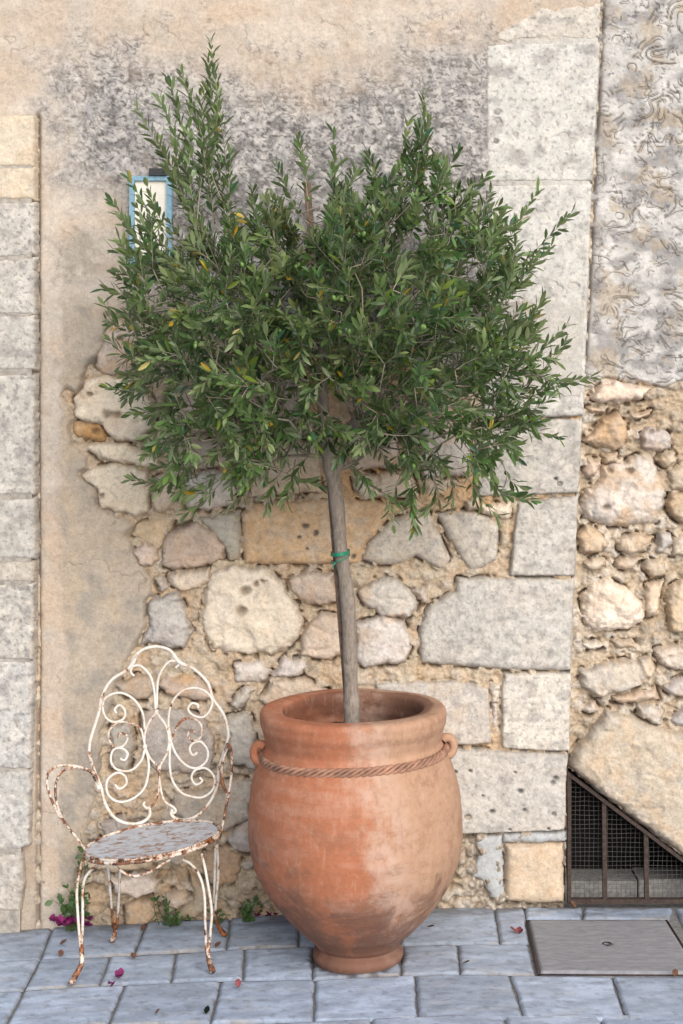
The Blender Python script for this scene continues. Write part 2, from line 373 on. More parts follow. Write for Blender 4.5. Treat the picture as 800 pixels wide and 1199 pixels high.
# mortar bed with embedded small rubble
f1,f2,cid = worley(PX/17+0.5*mid, PY/13+0.5*big, 21)
peb = np.clip(1-(f1/0.52)**2, 0, 1)*(cid > 0.35)
f1b,f2b,cidb = worley(PX/6.5, PY/6, 33); pebb = np.clip(1-(f1b/0.5)**2,0,1)*(cidb>0.55)
lowz = sstep(840,1010,PY)
hm = -0.001+0.012*mid+0.007*fin+(0.006+0.008*lowz)*np.sqrt(peb)+0.004*pebb - 0.024*sstep(0.05,0.35,fbm(PX/30,PY/22,3,77))*(0.4+lowz)
cm = lerp(MORT, (0.48,0.40,0.30), sstep(-0.2,0.3,mid))
cm = lerp(cm, lerp(CREAM, GREY, cid), np.clip(peb*1.6,0,1)*(0.4+0.35*lowz))
cm = lerp(cm, (0.50,0.30,0.145), 0.75*sstep(-0.05,0.25,fbm(PX/70,PY/55,3,41))*sstep(640,560,PY)*sstep(200,300,PX)+0.30*sstep(0.0,0.3,fbm(PX/60,PY/60,3,43)))
cm = lerp(cm, (0.30,0.24,0.18), 0.6*lowz*sstep(-0.2,0.2,mid))
cm = lerp(cm, (0.16,0.11,0.07), 0.5*sstep(0.18,0.42,fin+0.4*mid))
fr = sstep(525,560,PX)*sstep(960,990,PY)
cm = lerp(cm, lerp((0.40,0.37,0.33),(0.14,0.11,0.085), sstep(-0.25,0.15,fbm(PX/5,PY/5,3,61))), 0.75*fr)
MORTAR_H = (PXe, PY, hm, cm, fbm(PX/16,PY/16,3,91))
# plaster coat
L2 = sstep(-6,6, PX-(76+14*fbm(PX/50,PY/50,3,51)+6*fin))*sstep(330,365,PY)            # second, greyer coat
lich = sstep(-55,48, polysd([(66,66),(130,52),(250,88),(330,104),(420,98),(500,62),(600,44),(600,500),(260,440),(175,310),(152,214),(92,192),(78,130)], PX, PY)+42*mid+34*big)
def verm(X, Y, sc, k, seed, width):
    wxx = X+sc*0.55*fbm(X/sc,Y/sc,3,seed+1); wyy = Y+sc*0.55*fbm(X/sc,Y/sc,3,seed+2)
    n = fbm(wxx/sc, wyy/sc, 3, seed)
    t = n*k; fr = np.abs(t-np.round(t))
    g = np.hypot(*np.gradient(n)[::-1])*k+1e-4
    return fr, np.clip(1-fr/(g*width), 0, 1), np.round(t)
_, vl, _ = verm(PX, PY, 46, 7, 101, 1.0)
_, vs, _ = verm(PX, PY, 19, 4, 111, 1.15)
vl = 1.3*vl*sstep(-0.04,0.12,fbm(PX/26,PY/26,3,121)+0.12*lich-0.10)
vs = 1.3*vs*sstep(-0.06,0.1,fbm(PX/18,PY/18,3,131)-0.06)
dash = sstep(0.10,0.20,fbm(PX/7+1.2*mid,PY/3.4+0.8*big,3,171))*sstep(-0.05,0.15,fbm(PX/30,PY/26,3,173))
vm = np.clip(np.maximum(np.maximum(0.55*vl, 0.5*vs), 0.65*dash), 0, 1)*np.clip(lich*1.1+0.6*sstep(0.1,0.35,mid)*sstep(0,60,230-PY)*sstep(40,90,PX),0,1)
flat = 1-0.85*sstep(520,575,PX)
hp = 0.016+(0.010*big+0.005*mid)*flat+0.0022*fin+0.005*L2
hp = hp-0.0016*vm
crack = np.clip(1-np.abs(fbm(PX/75,PY/75,4,141))*60,0,1)*sstep(0.14,0.3,fbm(PX/90,PY/90,2,143))
hp = hp-0.002*crack
grv = np.exp(-((PX-45.5-1.2*fin)/2.6)**2)*sstep(130,140,PY)
hp = hp-0.020*grv
hp = np.where(psd < 9, hp-0.045*np.clip((7-psd)/9,0,1)**1.6, hp)
cp = lerp(TAN, TAN2, sstep(-0.25,0.3,big+0.6*mid))
cp = lerp(cp, (0.52,0.39,0.285), 0.5*sstep(0.0,0.35,fbm(PX/110,PY/60,4,145)))
cp = lerp(cp, (0.46,0.41,0.36), 0.65*sstep(0.0,0.3,fbm(PX/60,PY/45,5,147)))
cp = lerp(cp, (0.40,0.335,0.265), 0.78*L2)
cp = lerp(cp, (0.30,0.27,0.235), 0.75*L2*sstep(0.0,0.3,fbm(PX/45,PY/38,5,149)+0.0006*(PY-600)))
cp = lerp(cp, (0.48,0.375,0.27), 0.5*L2*sstep(0.02,0.3,fbm(PX/50,PY/60,4,151)))
cp = lerp(cp, (0.30,0.265,0.22), 0.7*sstep(-14,14,polysd([(68,290),(95,272),(118,280),(110,312),(84,330),(70,325)],PX,PY)+25*fin))
lc = lerp((0.45,0.43,0.415), (0.28,0.272,0.275), sstep(-0.3,0.3,fbm(PX/16,PY/16,5,153)+0.4*big))
lc = lerp(lc, (0.155,0.15,0.15), 0.85*sstep(-0.02,0.30,fbm(PX/24,PY/20,5,155)+0.30*sstep(130,270,PY)*sstep(620,520,PX)*sstep(90,180,PX)-0.10))
lc = lerp(lc, (0.60,0.575,0.545), 0.45*sstep(0.10,0.30,fbm(PX/9,PY/8,4,157)))
lc = lerp(lc, (0.075,0.07,0.07), 0.8*sstep(0.14,0.26,fbm(PX/6.5,PY/4.5,3,159)+0.10*fbm(PX/40,PY/40,2,160)))
cp = lerp(cp, lc, lich*0.95)
cp = lerp(cp, (0.06,0.052,0.05), 0.95*vm)
cp = lerp(cp, (0.13,0.10,0.08), 0.6*crack)
cp = lerp(cp, (0.10,0.078,0.06), 0.85*grv)
cp = lerp(cp, (0.30,0.235,0.18), 0.5*sstep(56,44,PX+8*mid)*sstep(130,140,PY))
cp = lerp(cp, (0.50,0.49,0.47), 0.75*sstep(575,640,PX+40*mid)*sstep(10,50,PY))
heightfield('plaster', PXe, PY, hp, psd > -3, cp, M['plaster'], house)
core = MB().prism([(-500,-420),(727,-420),(706,0),(691,300),(683,450),(672,700),(665,1056),(664,1110),(-500,1110)][::-1], 0.065, 0.5)
core.build('wall_core', M['core'], house, smooth=False)

# individually visible stones -----------------------------------------------------------------
def stone(name, poly, parent, base, h=0.024, e=2.1, warp=3.0, rough=1.0, y0=0.0, seed=None, grey=0.3, stain=0.3, pits=0, dome=0.003, step=1.2, label=None, holes=(), lich=0.0, grow=0.0):
    seed = seed if seed is not None else stone.k; stone.k += 7; OUTLINES.append((parent.name, poly, rough)); sv_ = RNG.uniform(0.65, 1.5); lich *= RNG.uniform(0.65, 1.25)
    xs = [p[0] for p in poly]; ys = [p[1] for p in poly]
    px = np.arange(min(xs)-6, max(xs)+6, step); py = np.arange(min(ys)-6, max(ys)+6, step)
    X, Y = np.meshgrid(px, py)
    wX = X+warp*fbm(X/14,Y/14,3,seed+300)*1.6+0.5*warp*fbm(X/4.5,Y/4.5,2,seed+330); wY = Y+warp*fbm(X/14,Y/14,3,seed+301)*1.6
    sd = polysd(poly, wX, wY)+grow
    size = max(6.0, sd.max())
    mid = fbm(X/26,Y/26,5,seed+302); fin = fbm(X/6,Y/6,4,seed+303); big = fbm(X/60,Y/60,3,seed+304)
    hh = h*(1-np.exp(-np.clip(sd,0,None)/e))+dome*np.clip(sd/size,0,1)+rough*(0.008*mid+0.0028*fin)
    if rough > 0.9:
        stain = stain*RNG.uniform(0.4,1.7); base = tuple(np.array(base)*RNG.uniform(0.9,1.1)*np.array((1.0,RNG.uniform(0.965,1.0),RNG.uniform(0.95,1.06))))
        hh = hh+np.where(sd > 0, 1, 0)*((X-np.mean(xs))*RNG.normal(0,0.00012)+(Y-np.mean(ys))*RNG.normal(0,0.00012))
    if rough > 0.9:                                                 # facets of broken stone
        w1,w2,wi = worley(X/30+0.4*mid, Y/26+0.3*mid, seed+310); hh = hh+0.015*rough*(wi-0.5)*np.clip((w2-w1)*4,0,1)+0.004*rough*np.abs(fbm(X/11,Y/8,4,seed+311))
    hh = np.where(sd < 0, hh-0.03*np.clip(-sd/2.5,0,1)-0.002, hh)
    c = lerp(np.array(base), np.array(base)*1.12, sstep(-0.3,0.3,mid))
    c = lerp(c, GREY, grey*sstep(-0.15,0.35,big+0.6*fbm(X/18,Y/18,4,seed+305)))
    c = lerp(c, (0.27,0.255,0.245), 0.75*grey*sstep(0.05,0.35,fbm(X/9,Y/9,4,seed+306)))
    c = lerp(c, (0.52,0.34,0.19), stain*sstep(-0.05,0.35,fbm(X/34,Y/34,4,seed+307)))
    c = lerp(c, (0.30,0.22,0.15), 0.35*sstep(6,0,sd+5*fin)*min(1,rough))
    c = lerp(c, (0.68,0.635,0.575), 0.7*lich*sstep(0.02,0.30,fbm(X*sv_/17,Y*sv_/15,5,seed+320)))
    c = lerp(c, (0.25,0.235,0.225), 0.85*lich*sstep(0.06,0.34,fbm(X*sv_/21,Y*sv_/19,6,seed+321)+0.12*fbm(X/70,Y/90,2,seed+322)))
    c = lerp(c, (0.16,0.155,0.16), 0.8*lich*sstep(0.17,0.30,fbm(X/5,Y/5,4,seed+323)))
    if pits:
        for k_ in range(pits):
            cx = RNG.uniform(min(xs)+8, max(xs)-8); cy = RNG.uniform(min(ys)+6, max(ys)-6); r_ = RNG.uniform(1.4,3.4)
            holes = tuple(holes)+((cx,cy,r_),)
    for cx,cy,r_ in holes:
        q = np.exp(-(((wX-cx)/r_)**2+((wY-cy)/(r_*0.85))**2)**1.5)
        hh = hh-0.016*q; c = lerp(c, (0.095,0.095,0.105) if lich > 0 else (0.14,0.095,0.06), (0.9 if lich > 0 else 0.75)*q)
    o = heightfield(name, px, py, hh, sd > -2.6, c, M['stone'], parent, y0)
    if label: o['label'] = label
    return o
stone.k = 1000; OUTLINES = []
def rub(poly, base, **kw): return stone('rubble_stone', poly, house, base, **kw)
def ash(poly, base, **kw):
    kw = dict(dict(h=0.019, e=0.7, warp=0.9, rough=0.45, dome=0.001, grey=0.4, stain=0.06, lich=0.5), **kw)
    return stone('ashlar_block', poly, house, base, **kw)
rub([(125,383),(140,378),(180,390),(190,430),(160,440),(120,440),(112,430),(118,405)], CREAM, stain=0.5, holes=((134,386,5),(141,396,3)))
rub([(86,470),(90,490),(102,495),(117,496),(127,510),(135,517),(162,516),(180,502),(184,480),(175,462),(152,443),(122,438),(100,446)], WHITE, h=0.03, stain=0.35, grey=0.1, holes=((128,485,6),(138,485,5),(107,461,3)))
rub([(85,495),(100,492),(117,496),(126,510),(122,516),(100,515),(87,507)], (0.42,0.24,0.10), h=0.010, stain=0.6, grey=0.05, holes=((113,505,5),))
rub([(102,524),(112,518),(125,518),(150,520),(180,532),(190,543),(180,548),(147,543),(117,538)], WHITE, grey=0.1, stain=0.15)
rub([(95,557),(115,545),(145,542),(172,552),(178,575),(175,598),(160,605),(135,600),(117,592),(115,572),(100,562)], WHITE, h=0.028, grey=0.12, stain=0.15, holes=((121,580,3),))
rub([(180,560),(200,553),(212,572),(200,595),(182,600),(177,585)], CREAM, grey=0.1)
rub([(217,556),(250,550),(278,558),(276,590),(245,597),(218,594)], LGREY, grey=0.3, stain=0.1)
rub([(190,635),(200,622),(230,610),(250,622),(265,640),(262,655),(247,661),(207,668),(188,662)], (0.50,0.395,0.285), grey=0.35, h=0.026)
rub([(153,625),(165,613),(182,606),(205,605),(200,621),(188,637),(182,645),(168,633)], (0.52,0.40,0.28), h=0.012, e=9, grey=0.1, stain=0.4)
rub([(155,645),(170,633),(185,640),(188,655),(178,665),(162,660)], (0.53,0.43,0.34), stain=0.6, grey=0.5)
rub([(180,677),(187,672),(199,687),(190,695)], GREY, e=2)
rub([(197,672),(245,665),(246,680),(235,688),(210,692),(200,685)], CREAM)
rub([(175,702),(208,692),(220,720),(226,740),(218,757),(200,760),(175,752),(163,757),(172,730)], (0.42,0.395,0.36), h=0.03, rough=1.5, grey=0.8, stain=0.05)
rub([(232,606),(280,598),(282,657),(268,655),(262,640),(250,625)], (0.40,0.36,0.29), grey=0.5, h=0.015)
rub([(247,668),(275,660),(310,665),(330,680),(345,705),(354,722),(350,745),(335,760),(320,766),(290,765),(250,762),(240,745),(234,730),(238,700)], (0.74,0.655,0.545), h=0.034, e=3, dome=0.006, grey=0.06, stain=0.12, holes=((289,690,6),(300,683,4),(310,680,3),(283,714,6)))
rub([(185,802),(192,795),(220,787),(240,800),(253,820),(220,818),(195,812)], (0.50,0.40,0.31), stain=0.8, grey=0.3)
rub([(135,800),(160,790),(183,790),(188,805),(172,820),(140,814)], (0.44,0.37,0.28), grey=0.3)
rub([(275,778),(305,772),(318,785),(312,798),(275,800)], LGREY, grey=0.3, stain=0.1, e=3)
rub([(270,825),(285,803),(299,803),(290,822),(276,833)], LGREY, grey=0.3, e=3)
rub([(321,788),(332,769),(354,771),(362,780),(351,791),(325,792)], LGREY, grey=0.2, e=3)
rub([(303,822),(318,797),(354,793),(384,808),(372,820),(320,828)], CREAM, grey=0.2, stain=0.35)
rub([(339,678),(360,667),(390,672),(396,703),(373,709),(351,703),(340,690)], CREAM, grey=0.15, stain=0.4, h=0.028)
rub([(352,745),(362,728),(376,718),(402,722),(404,763),(385,773),(352,767)], CREAM, grey=0.35, stain=0.3)
rub([(437,679),(461,674),(483,693),(491,708),(478,723),(445,721),(426,706),(416,692)], LGREY, grey=0.35, stain=0.35, h=0.03)
rub([(417,730),(450,721),(473,728),(483,750),(476,775),(428,781),(415,773)], LGREY, grey=0.45, stain=0.3, h=0.028)
rub([(482,688),(497,689),(504,702),(495,707)], LGREY, grey=0.2, e=2)
rub([(165,835),(200,828),(240,838),(252,868),(249,900),(220,907),(180,902),(167,870)], (0.43,0.38,0.32), grey=0.6, stain=0.15)
rub([(200,930),(240,922),(291,933),(296,955),(260,976),(230,970),(203,952)], (0.44,0.38,0.31), grey=0.5, stain=0.15)
rub([(130,1028),(165,1021),(188,1030),(184,1044),(160,1050),(133,1045)], WHITE, grey=0.15, h=0.032)
rub([(193,1046),(215,1039),(224,1055),(207,1066),(194,1060)], CREAM, stain=0.4)
rub([(100,1008),(140,1008),(180,1006),(180,1017),(130,1021),(102,1017)], (0.50,0.40,0.30), grey=0.1)
rub([(264,840),(292,833),(302,870),(300,902),(270,892)], (0.42,0.39,0.345), grey=0.6, stain=0.1)
rub([(260,916),(296,912),(300,942),(268,944)], (0.44,0.38,0.30), grey=0.4)
rub([(128,850),(152,842),(160,870),(150,905),(130,900)], (0.38,0.34,0.28), grey=0.6, stain=0.1)
rub([(265,978),(292,955),(306,975),(298,1000),(274,996)], (0.42,0.39,0.35), grey=0.4)
rub([(238,1000),(262,990),(285,1000),(280,1030),(252,1040),(238,1022)], (0.42,0.30,0.19), rough=1.6, stain=0.5, grey=0.2)
rub([(148,1056),(176,1050),(190,1066),(170,1085),(146,1082)], (0.46,0.33,0.21), stain=0.6, grey=0.1)
rub([(118,960),(150,955),(168,985),(150,1000),(120,995)], (0.36,0.32,0.265), grey=0.6)
rub([(222,1018),(246,1040),(240,1070),(215,1078),(205,1066),(226,1052)], (0.38,0.30,0.21), grey=0.3, stain=0.4)
rub([(195,460),(262,448),(272,500),(212,512)], CREAM, stain=0.3); rub([(282,450),(362,444),(366,505),(287,512)], (0.50,0.42,0.32), stain=0.4)
rub([(290,522),(372,516),(377,576),(292,582)], CREAM, stain=0.4); rub([(400,500),(462,494),(472,545),(410,552)], CREAM, stain=0.5)
rub([(203,514),(272,516),(272,546),(212,550)], CREAM); rub([(412,556),(482,551),(490,582),(420,584)], CREAM, stain=0.5)
rub([(490,490),(552,494),(552,556),(496,560)], LGREY, grey=0.4)
rub([(544,586),(560,582),(564,595),(548,599)], CREAM, e=2); rub([(563,590),(602,589),(598,605),(585,608),(564,599)], WHITE, e=3, grey=0.1)
rub([(573,801),(584,799),(585,821),(576,822)], LGREY, e=2, h=0.012, grey=0.1); rub([(576,824),(584,824),(583,851),(577,852)], LGREY, e=2, h=0.012, grey=0.1)
# dressed blocks
ash([(283,602),(297,590),(360,585),(440,587),(472,594),(450,612),(428,640),(421,661),(286,660)], (0.55,0.37,0.215), lich=0.25, e=3, rough=0.6, warp=2, grey=0.3, stain=0.6, pits=5)
ash([(424,655),(430,637),(455,612),(475,602),(503,601),(516,630),(527,655),(521,665),(512,665),(487,650),(470,660),(445,661)], (0.50,0.44,0.37), e=3, rough=0.6, grey=0.45, stain=0.25)
ash([(512,602),(545,598),(575,607),(584,615),(581,655),(565,665),(550,668),(541,655),(526,630)], (0.50,0.45,0.39), e=3, rough=0.6, grey=0.45, stain=0.2)
ash([(580,52),(703,49),(694,213),(569,214),(569,54)], PALE, grey=0.15, lich=0.55, rough=0.25, holes=((660,160,4),(662,166,4.5),(662,174,3.2),(582,132,3.4),(583,142,3),(603,158,2.5),(581,166,2.6)), h=0.0185)
ash([(630,12),(704,6),(702,46),(578,49),(590,35)], (0.52,0.48,0.43), grey=0.3, h=0.018, warp=4)
ash([(575,217),(693,216),(683,487),(566,490),(566,380)], PALE, grey=0.2, lich=0.6, rough=0.25, holes=((653,339,4),(671,336,5),(648,333,3),(654,358,2)))
ash([(560,493),(682,490),(677,577),(560,581),(555,520)], GREY, grey=0.7, holes=((629,498,7),(655,566,3),(650,560,2)))
ash([(606,589),(677,580),(673,674),(597,674),(602,620)], GREY, grey=0.8)
ash([(536,677),(673,677),(669,785),(592,784),(493,776),(491,730),(505,708),(533,692)], GREY, e=2.4, grey=0.75, rough=0.6)
ash([(591,789),(669,788),(666,879),(638,879),(588,875),(587,807)], LGREY, grey=0.5)
ash([(440,800),(530,797),(572,805),(575,870),(540,872),(440,870)], (0.49,0.44,0.39), grey=0.5, stain=0.25)
ash([(500,876),(665,882),(661,971),(607,974),(500,978)], (0.46,0.435,0.40), grey=0.55, rough=0.7, pits=14)
ash([(592,988),(660,987),(661,1056),(624,1058),(592,1054)], (0.52,0.41,0.30), lich=0.15, grey=0.2, rough=0.6, stain=0.2, e=3, h=0.026)
# smooth cement repairs
def cement(poly, h): 
    return stone('cement_patch', poly, house, CEM, h=h, e=2.5, warp=2.2, rough=0.22, dome=0.0, grey=0.12, stain=0.0)
cement([(589,976),(662,973),(662,986),(590,986)], 0.016)
cement([(556,979),(588,979),(590,1057),(574,1050),(566,1032),(553,1025),(560,1000)], 0.010)

# ---------------------------------------------------------------- PILASTER at the left
pil = thing('stone_pilaster', 'grey dressed stone pilaster with mortared blocks at the left end of the wall', 'pilaster', (-1.3,0,-0.07))
MB().prism([(-500,140),(40,140),(40,590),(38,800),(36,900),(27,1000),(26,1108),(-500,1108)][::-1], -0.047, 0.05).build('pilaster_core', M['greymortar'], pil, smooth=False)
def pb(poly, base, **kw):
    kw = dict(dict(h=0.020, e=1.0, warp=1.3, rough=0.6, dome=0.0, grey=0.4, stain=0.05, lich=0.6, grow=1.3, y0=-0.0305), **kw)
    return stone('pilaster_block', poly, pil, base, **kw)
x0 = -130
pb([(x0,136),(42,138),(42,196),(x0,197)], (0.57,0.49,0.385), lich=0.2, grey=0.2, stain=0.25)
pb([(x0,199),(42,198),(42,235),(x0,232)], (0.56,0.47,0.36), lich=0.2, grey=0.2, stain=0.25)
pb([(x0,238),(43,239),(43,298),(20,302),(x0,300)], GREY); pb([(x0,304),(20,306),(43,303),(43,368),(x0,370)], GREY)
pb([(x0,371.5),(43,370),(44,432),(x0,434)], GREY); pb([(x0,439),(43,439),(43,577),(x0,579)], GREY)
pb([(x0,585),(43,583),(44,652),(x0,650)], (0.42,0.40,0.37)); pb([(x0,656),(43,656),(42,679),(x0,677)], (0.45,0.40,0.34), grey=0.4)
pb([(x0,682),(42,682),(41,769),(x0,768)], (0.44,0.41,0.37), grey=0.6, rough=0.9); pb([(x0,772),(41,772),(38,896),(x0,894)], (0.45,0.44,0.425), grey=0.6, rough=0.8)
pb([(x0,899),(38,899),(37,985),(24,990),(x0,992)], (0.45,0.44,0.42), grey=0.6, rough=0.9); pb([(x0,996),(28,996),(30,1030),(26,1061),(x0,1062)], (0.42,0.38,0.335), grey=0.6, rough=0.9)
pb([(x0,1066),(20,1066),(24,1092),(x0,1100)], (0.36,0.29,0.22), grey=0.5, rough=1.4, h=0.01)

# ---------------------------------------------------------------- RIGHT WALL
rw = thing('rubble_wall', 'adjoining wall of rough rubble under grey swirled plaster with a barred cellar opening', 'wall', (1.3,0.012,0))
YR = 0.018
pxs = np.concatenate([np.arange(655,840,1.25), np.linspace(842,1300,60)])
pys = np.concatenate([np.linspace(-420,-10,60,endpoint=False), np.arange(-10,1070,1.25)])
PX, PY = np.meshgrid(pxs, pys); keepR = PX > edge(PY)-6
TRI = [(640,900),(664,900),(880,1066),(880,1100),(640,1100)]
tri_out = polysd(TRI, PX, PY) < 0
psd = polysd([(600,-900),(1700,-900),(1700,452),(820,452),(800,448),(775,456),(745,450),(722,446),(700,450),(684,447),(600,447)], PX+6*fbm(PX/18,PY/18,3,201), PY+6*fbm(PX/18,PY/18,3,202))
big = fbm(PX/120,PY/120,4,203); mid = fbm(PX/32,PY/32,5,204); fin = fbm(PX/8,PY/8,4,205)
f1,f2,cid = worley(PX/16+0.6*mid, PY/13+0.5*big, 221); peb = np.clip(1-(f1/0.52)**2,0,1)*(cid>0.3)
f1b,_,cidb = worley(PX/6.2,PY/5.6,233); pebb = np.clip(1-(f1b/0.5)**2,0,1)*(cidb>0.5)
hm = -0.004+0.013*mid+0.009*fin+0.011*np.sqrt(peb)+0.005*pebb
cm = lerp((0.42,0.33,0.235),(0.50,0.42,0.33), sstep(-0.25,0.3,mid)); cm = lerp(cm, lerp(CREAM,GREY,cid), np.clip(peb*1.5,0,1)*0.7)
cm = lerp(cm, (0.30,0.215,0.13), 0.5*sstep(0.05,0.3,big+0.5*mid)); cm = lerp(cm, DARK, 0.45*sstep(0.15,0.4,fin+0.4*mid))
MORTAR_R = (PX, PY, hm, cm, fbm(PX/16,PY/16,3,92)); keepM = keepR & tri_out
def swirl(sc, k, seed, width):
    wxx = PX+sc*0.75*fbm(PX/sc,PY/sc,3,seed+1); wyy = PY+sc*0.75*fbm(PX/sc,PY/sc,3,seed+2)
    n = fbm(wxx/sc, wyy/(sc*0.8), 2, seed); t = n*k
    g = np.hypot(np.gradient(n, axis=1)/1.25, np.gradient(n, axis=0)/1.25)*k+2e-3
    o_ = 0
    for off, a_ in ((0.0,1.0),(0.27,0.8)):
        f_ = np.abs(t-off-np.round(t-off)); o_ = np.maximum(o_, a_*np.clip(1.25-f_/(g*width),0,1))
    return o_
v1 = swirl(84, 5.0, 241, 0.8); v2 = swirl(40, 2.6, 251, 0.75)
br = sstep(-0.04,0.08,fbm(PX/34,PY/26,4,261)); br2 = sstep(0.0,0.12,fbm(PX/22,PY/20,4,263))
vm = np.clip(np.maximum(v1*br, v2*br2*0.9),0,1)
hp = 0.016+0.008*big+0.004*mid+0.003*fin-0.0022*vm
grv = np.exp(-((PX-edge(PY)-0.5-1.0*fin)/2.4)**2)*sstep(-0.35,0.1,fbm(PX*0+3.3,PY/30,3,277))
hp = hp-0.028*grv; hm = hm
hp = np.where(psd<8, hp-0.05*np.clip((6-psd)/8,0,1)**1.4, hp)
cp = lerp((0.46,0.445,0.43),(0.58,0.56,0.54), sstep(-0.25,0.3,mid)); cp = lerp(cp,(0.235,0.225,0.225), 0.8*sstep(-0.05,0.30,fbm(PX/38,PY/30,6,271)+0.25*big))
cp = lerp(cp,(0.10,0.09,0.085),0.75*sstep(0.12,0.24,fbm(PX/6.5,PY/4.2,3,273))*sstep(-0.1,0.2,fbm(PX/34,PY/30,3,274)))
cp = lerp(cp,(0.40,0.32,0.23), 0.55*sstep(0.12,0.4,fbm(PX/46,PY/40,4,281)+0.1*br)); cp = lerp(cp,(0.36,0.29,0.21),0.6*sstep(0.02,0.3,fbm(PX/14,PY/12,4,283))*br*0.8); cp = lerp(cp,(0.055,0.045,0.036), 0.92*vm)
cp = lerp(cp,(0.07,0.06,0.05), 0.85*grv); cp = lerp(cp,(0.22,0.20,0.19), 0.6*sstep(22,0,PX-edge(PY)+18*mid))
heightfield('plaster', PX, PY, hp, keepR & (psd > -3), cp, M['plaster'], rw, YR)
MB().prism([(708,0),(729,-420),(1300,-420),(1300,1110),(882,1066),(667,900),(674,700),(685,450),(693,300)], 0.06, 0.5).build('wall_core', M['dark'], rw, smooth=False)  # core coloured near-black so the opening's sides look shaded
def rr(poly, base, **kw):
    kw = dict(dict(y0=YR, h=0.030, rough=1.15, grey=0.3, stain=0.32), **kw); return stone('rubble_stone', poly, rw, base, **kw)
CR2=(0.55,0.455,0.345)
rr([(691,465),(706,450),(720,447),(742,450),(764,455),(752,467),(739,472),(706,472)], WHITE, grey=0.05, h=0.045)
rr([(688,476),(711,478),(710,485),(691,485)], CR2, e=2.5); rr([(682,516),(700,498),(724,481),(737,498),(735,514),(731,527),(717,528),(697,521)], (0.50,0.36,0.22), stain=0.5, h=0.036)
rr([(739,485),(766,480),(757,488),(741,491)], CR2, e=2.5); rr([(750,509),(759,500),(777,502),(788,512),(785,525),(768,530),(752,522)], (0.46,0.39,0.33), grey=0.7, holes=((763,506,3),(770,503,3)))
rr([(683,551),(689,536),(704,538),(704,551),(697,559),(686,558)], (0.48,0.37,0.27)); rr([(706,533),(724,530),(724,539),(710,543)], CR2, e=2.5)
rr([(682,580),(704,558),(706,547),(733,540),(746,533),(763,538),(770,549),(782,575),(778,599),(772,612),(752,616),(715,617),(684,608)], (0.53,0.47,0.40), grey=0.55, stain=0.4, h=0.045, e=7, holes=((714,549,4),(735,550,4),(708,594,5)))
rr([(768,540),(777,529),(792,531),(792,542),(781,549)], CR2); rr([(783,551),(800,545),(815,560),(815,578),(785,574)], CR2)
rr([(781,592),(787,577),(800,575),(818,580),(818,612),(800,613),(788,606)], (0.50,0.38,0.25), h=0.04)
rr([(678,628),(687,613),(704,621),(712,640),(704,647),(682,648)], CR2, h=0.036); rr([(722,630),(748,625),(767,630),(757,646),(735,651),(721,640)], CR2, h=0.036)
rr([(768,646),(774,625),(787,625),(788,636),(775,649)], GREY, grey=0.5); rr([(790,630),(818,620),(818,650),(786,651)], CR2)
rr([(684,660),(695,653),(710,656),(711,664),(695,671),(686,667)], CR2); rr([(720,658),(733,653),(752,653),(748,661),(737,668),(721,664)], CR2)
rr([(680,699),(690,692),(693,684),(711,678),(737,690),(756,708),(753,728),(737,735),(720,738),(698,741),(686,728)], WHITE, grey=0.25, h=0.045, rough=1.5, e=7)
rr([(757,686),(777,680),(773,706),(770,720),(759,724),(755,705)], WHITE, grey=0.2); rr([(782,690),(800,680),(820,690),(820,745),(786,739),(782,720)], (0.54,0.42,0.29), stain=0.5)
rr([(680,752),(700,750),(710,757),(695,764),(683,759)], LGREY, e=3); rr([(717,750),(742,748),(748,762),(720,761)], (0.47,0.39,0.32)); rr([(768,761),(800,755),(820,758),(820,786),(785,784),(770,775)], (0.53,0.46,0.38))
rr([(678,787),(702,777),(748,772),(763,768),(769,781),(759,800),(733,809),(697,817),(682,805)], (0.49,0.43,0.355), grey=0.5, h=0.04)
rr([(777,803),(800,793),(820,800),(820,820),(790,816),(780,810)], (0.47,0.43,0.385), grey=0.5); rr([(678,829),(697,823),(703,831),(691,837)], LGREY, e=2.5)
rr([(746,827),(763,825),(777,834),(777,849),(763,848),(748,838)], (0.49,0.45,0.39), grey=0.5); rr([(785,845),(800,828),(820,828),(820,850),(795,851)], (0.47,0.46,0.46), grey=0.3)
rr([(757,655),(778,652),(781,672),(765,678),(755,668)], CR2); rr([(715,815),(742,812),(770,806),(773,820),(740,824),(718,823)], (0.47,0.38,0.28))
slab = stone('lintel_slab', [(668,898),(673,880),(695,850),(712,832),(740,838),(772,852),(805,860),(885,872),(960,1000),(940,1095),(880,1064),(800,1004),(735,953),(690,919)], rw, (0.455,0.385,0.31), y0=YR, h=0.05, e=4, warp=2.0, rough=0.95, lich=0.30, grey=0.3, stain=0.3, dome=0.0)
for k_ in range(9):                                                   # rubble beyond the right edge of the picture
    cx, cy = 850+(k_ % 3)*75, 500+(k_//3)*110
    rr([(cx-34,cy-25),(cx+10,cy-38),(cx+36,cy-14),(cx+28,cy+32),(cx-22,cy+36)], CR2)
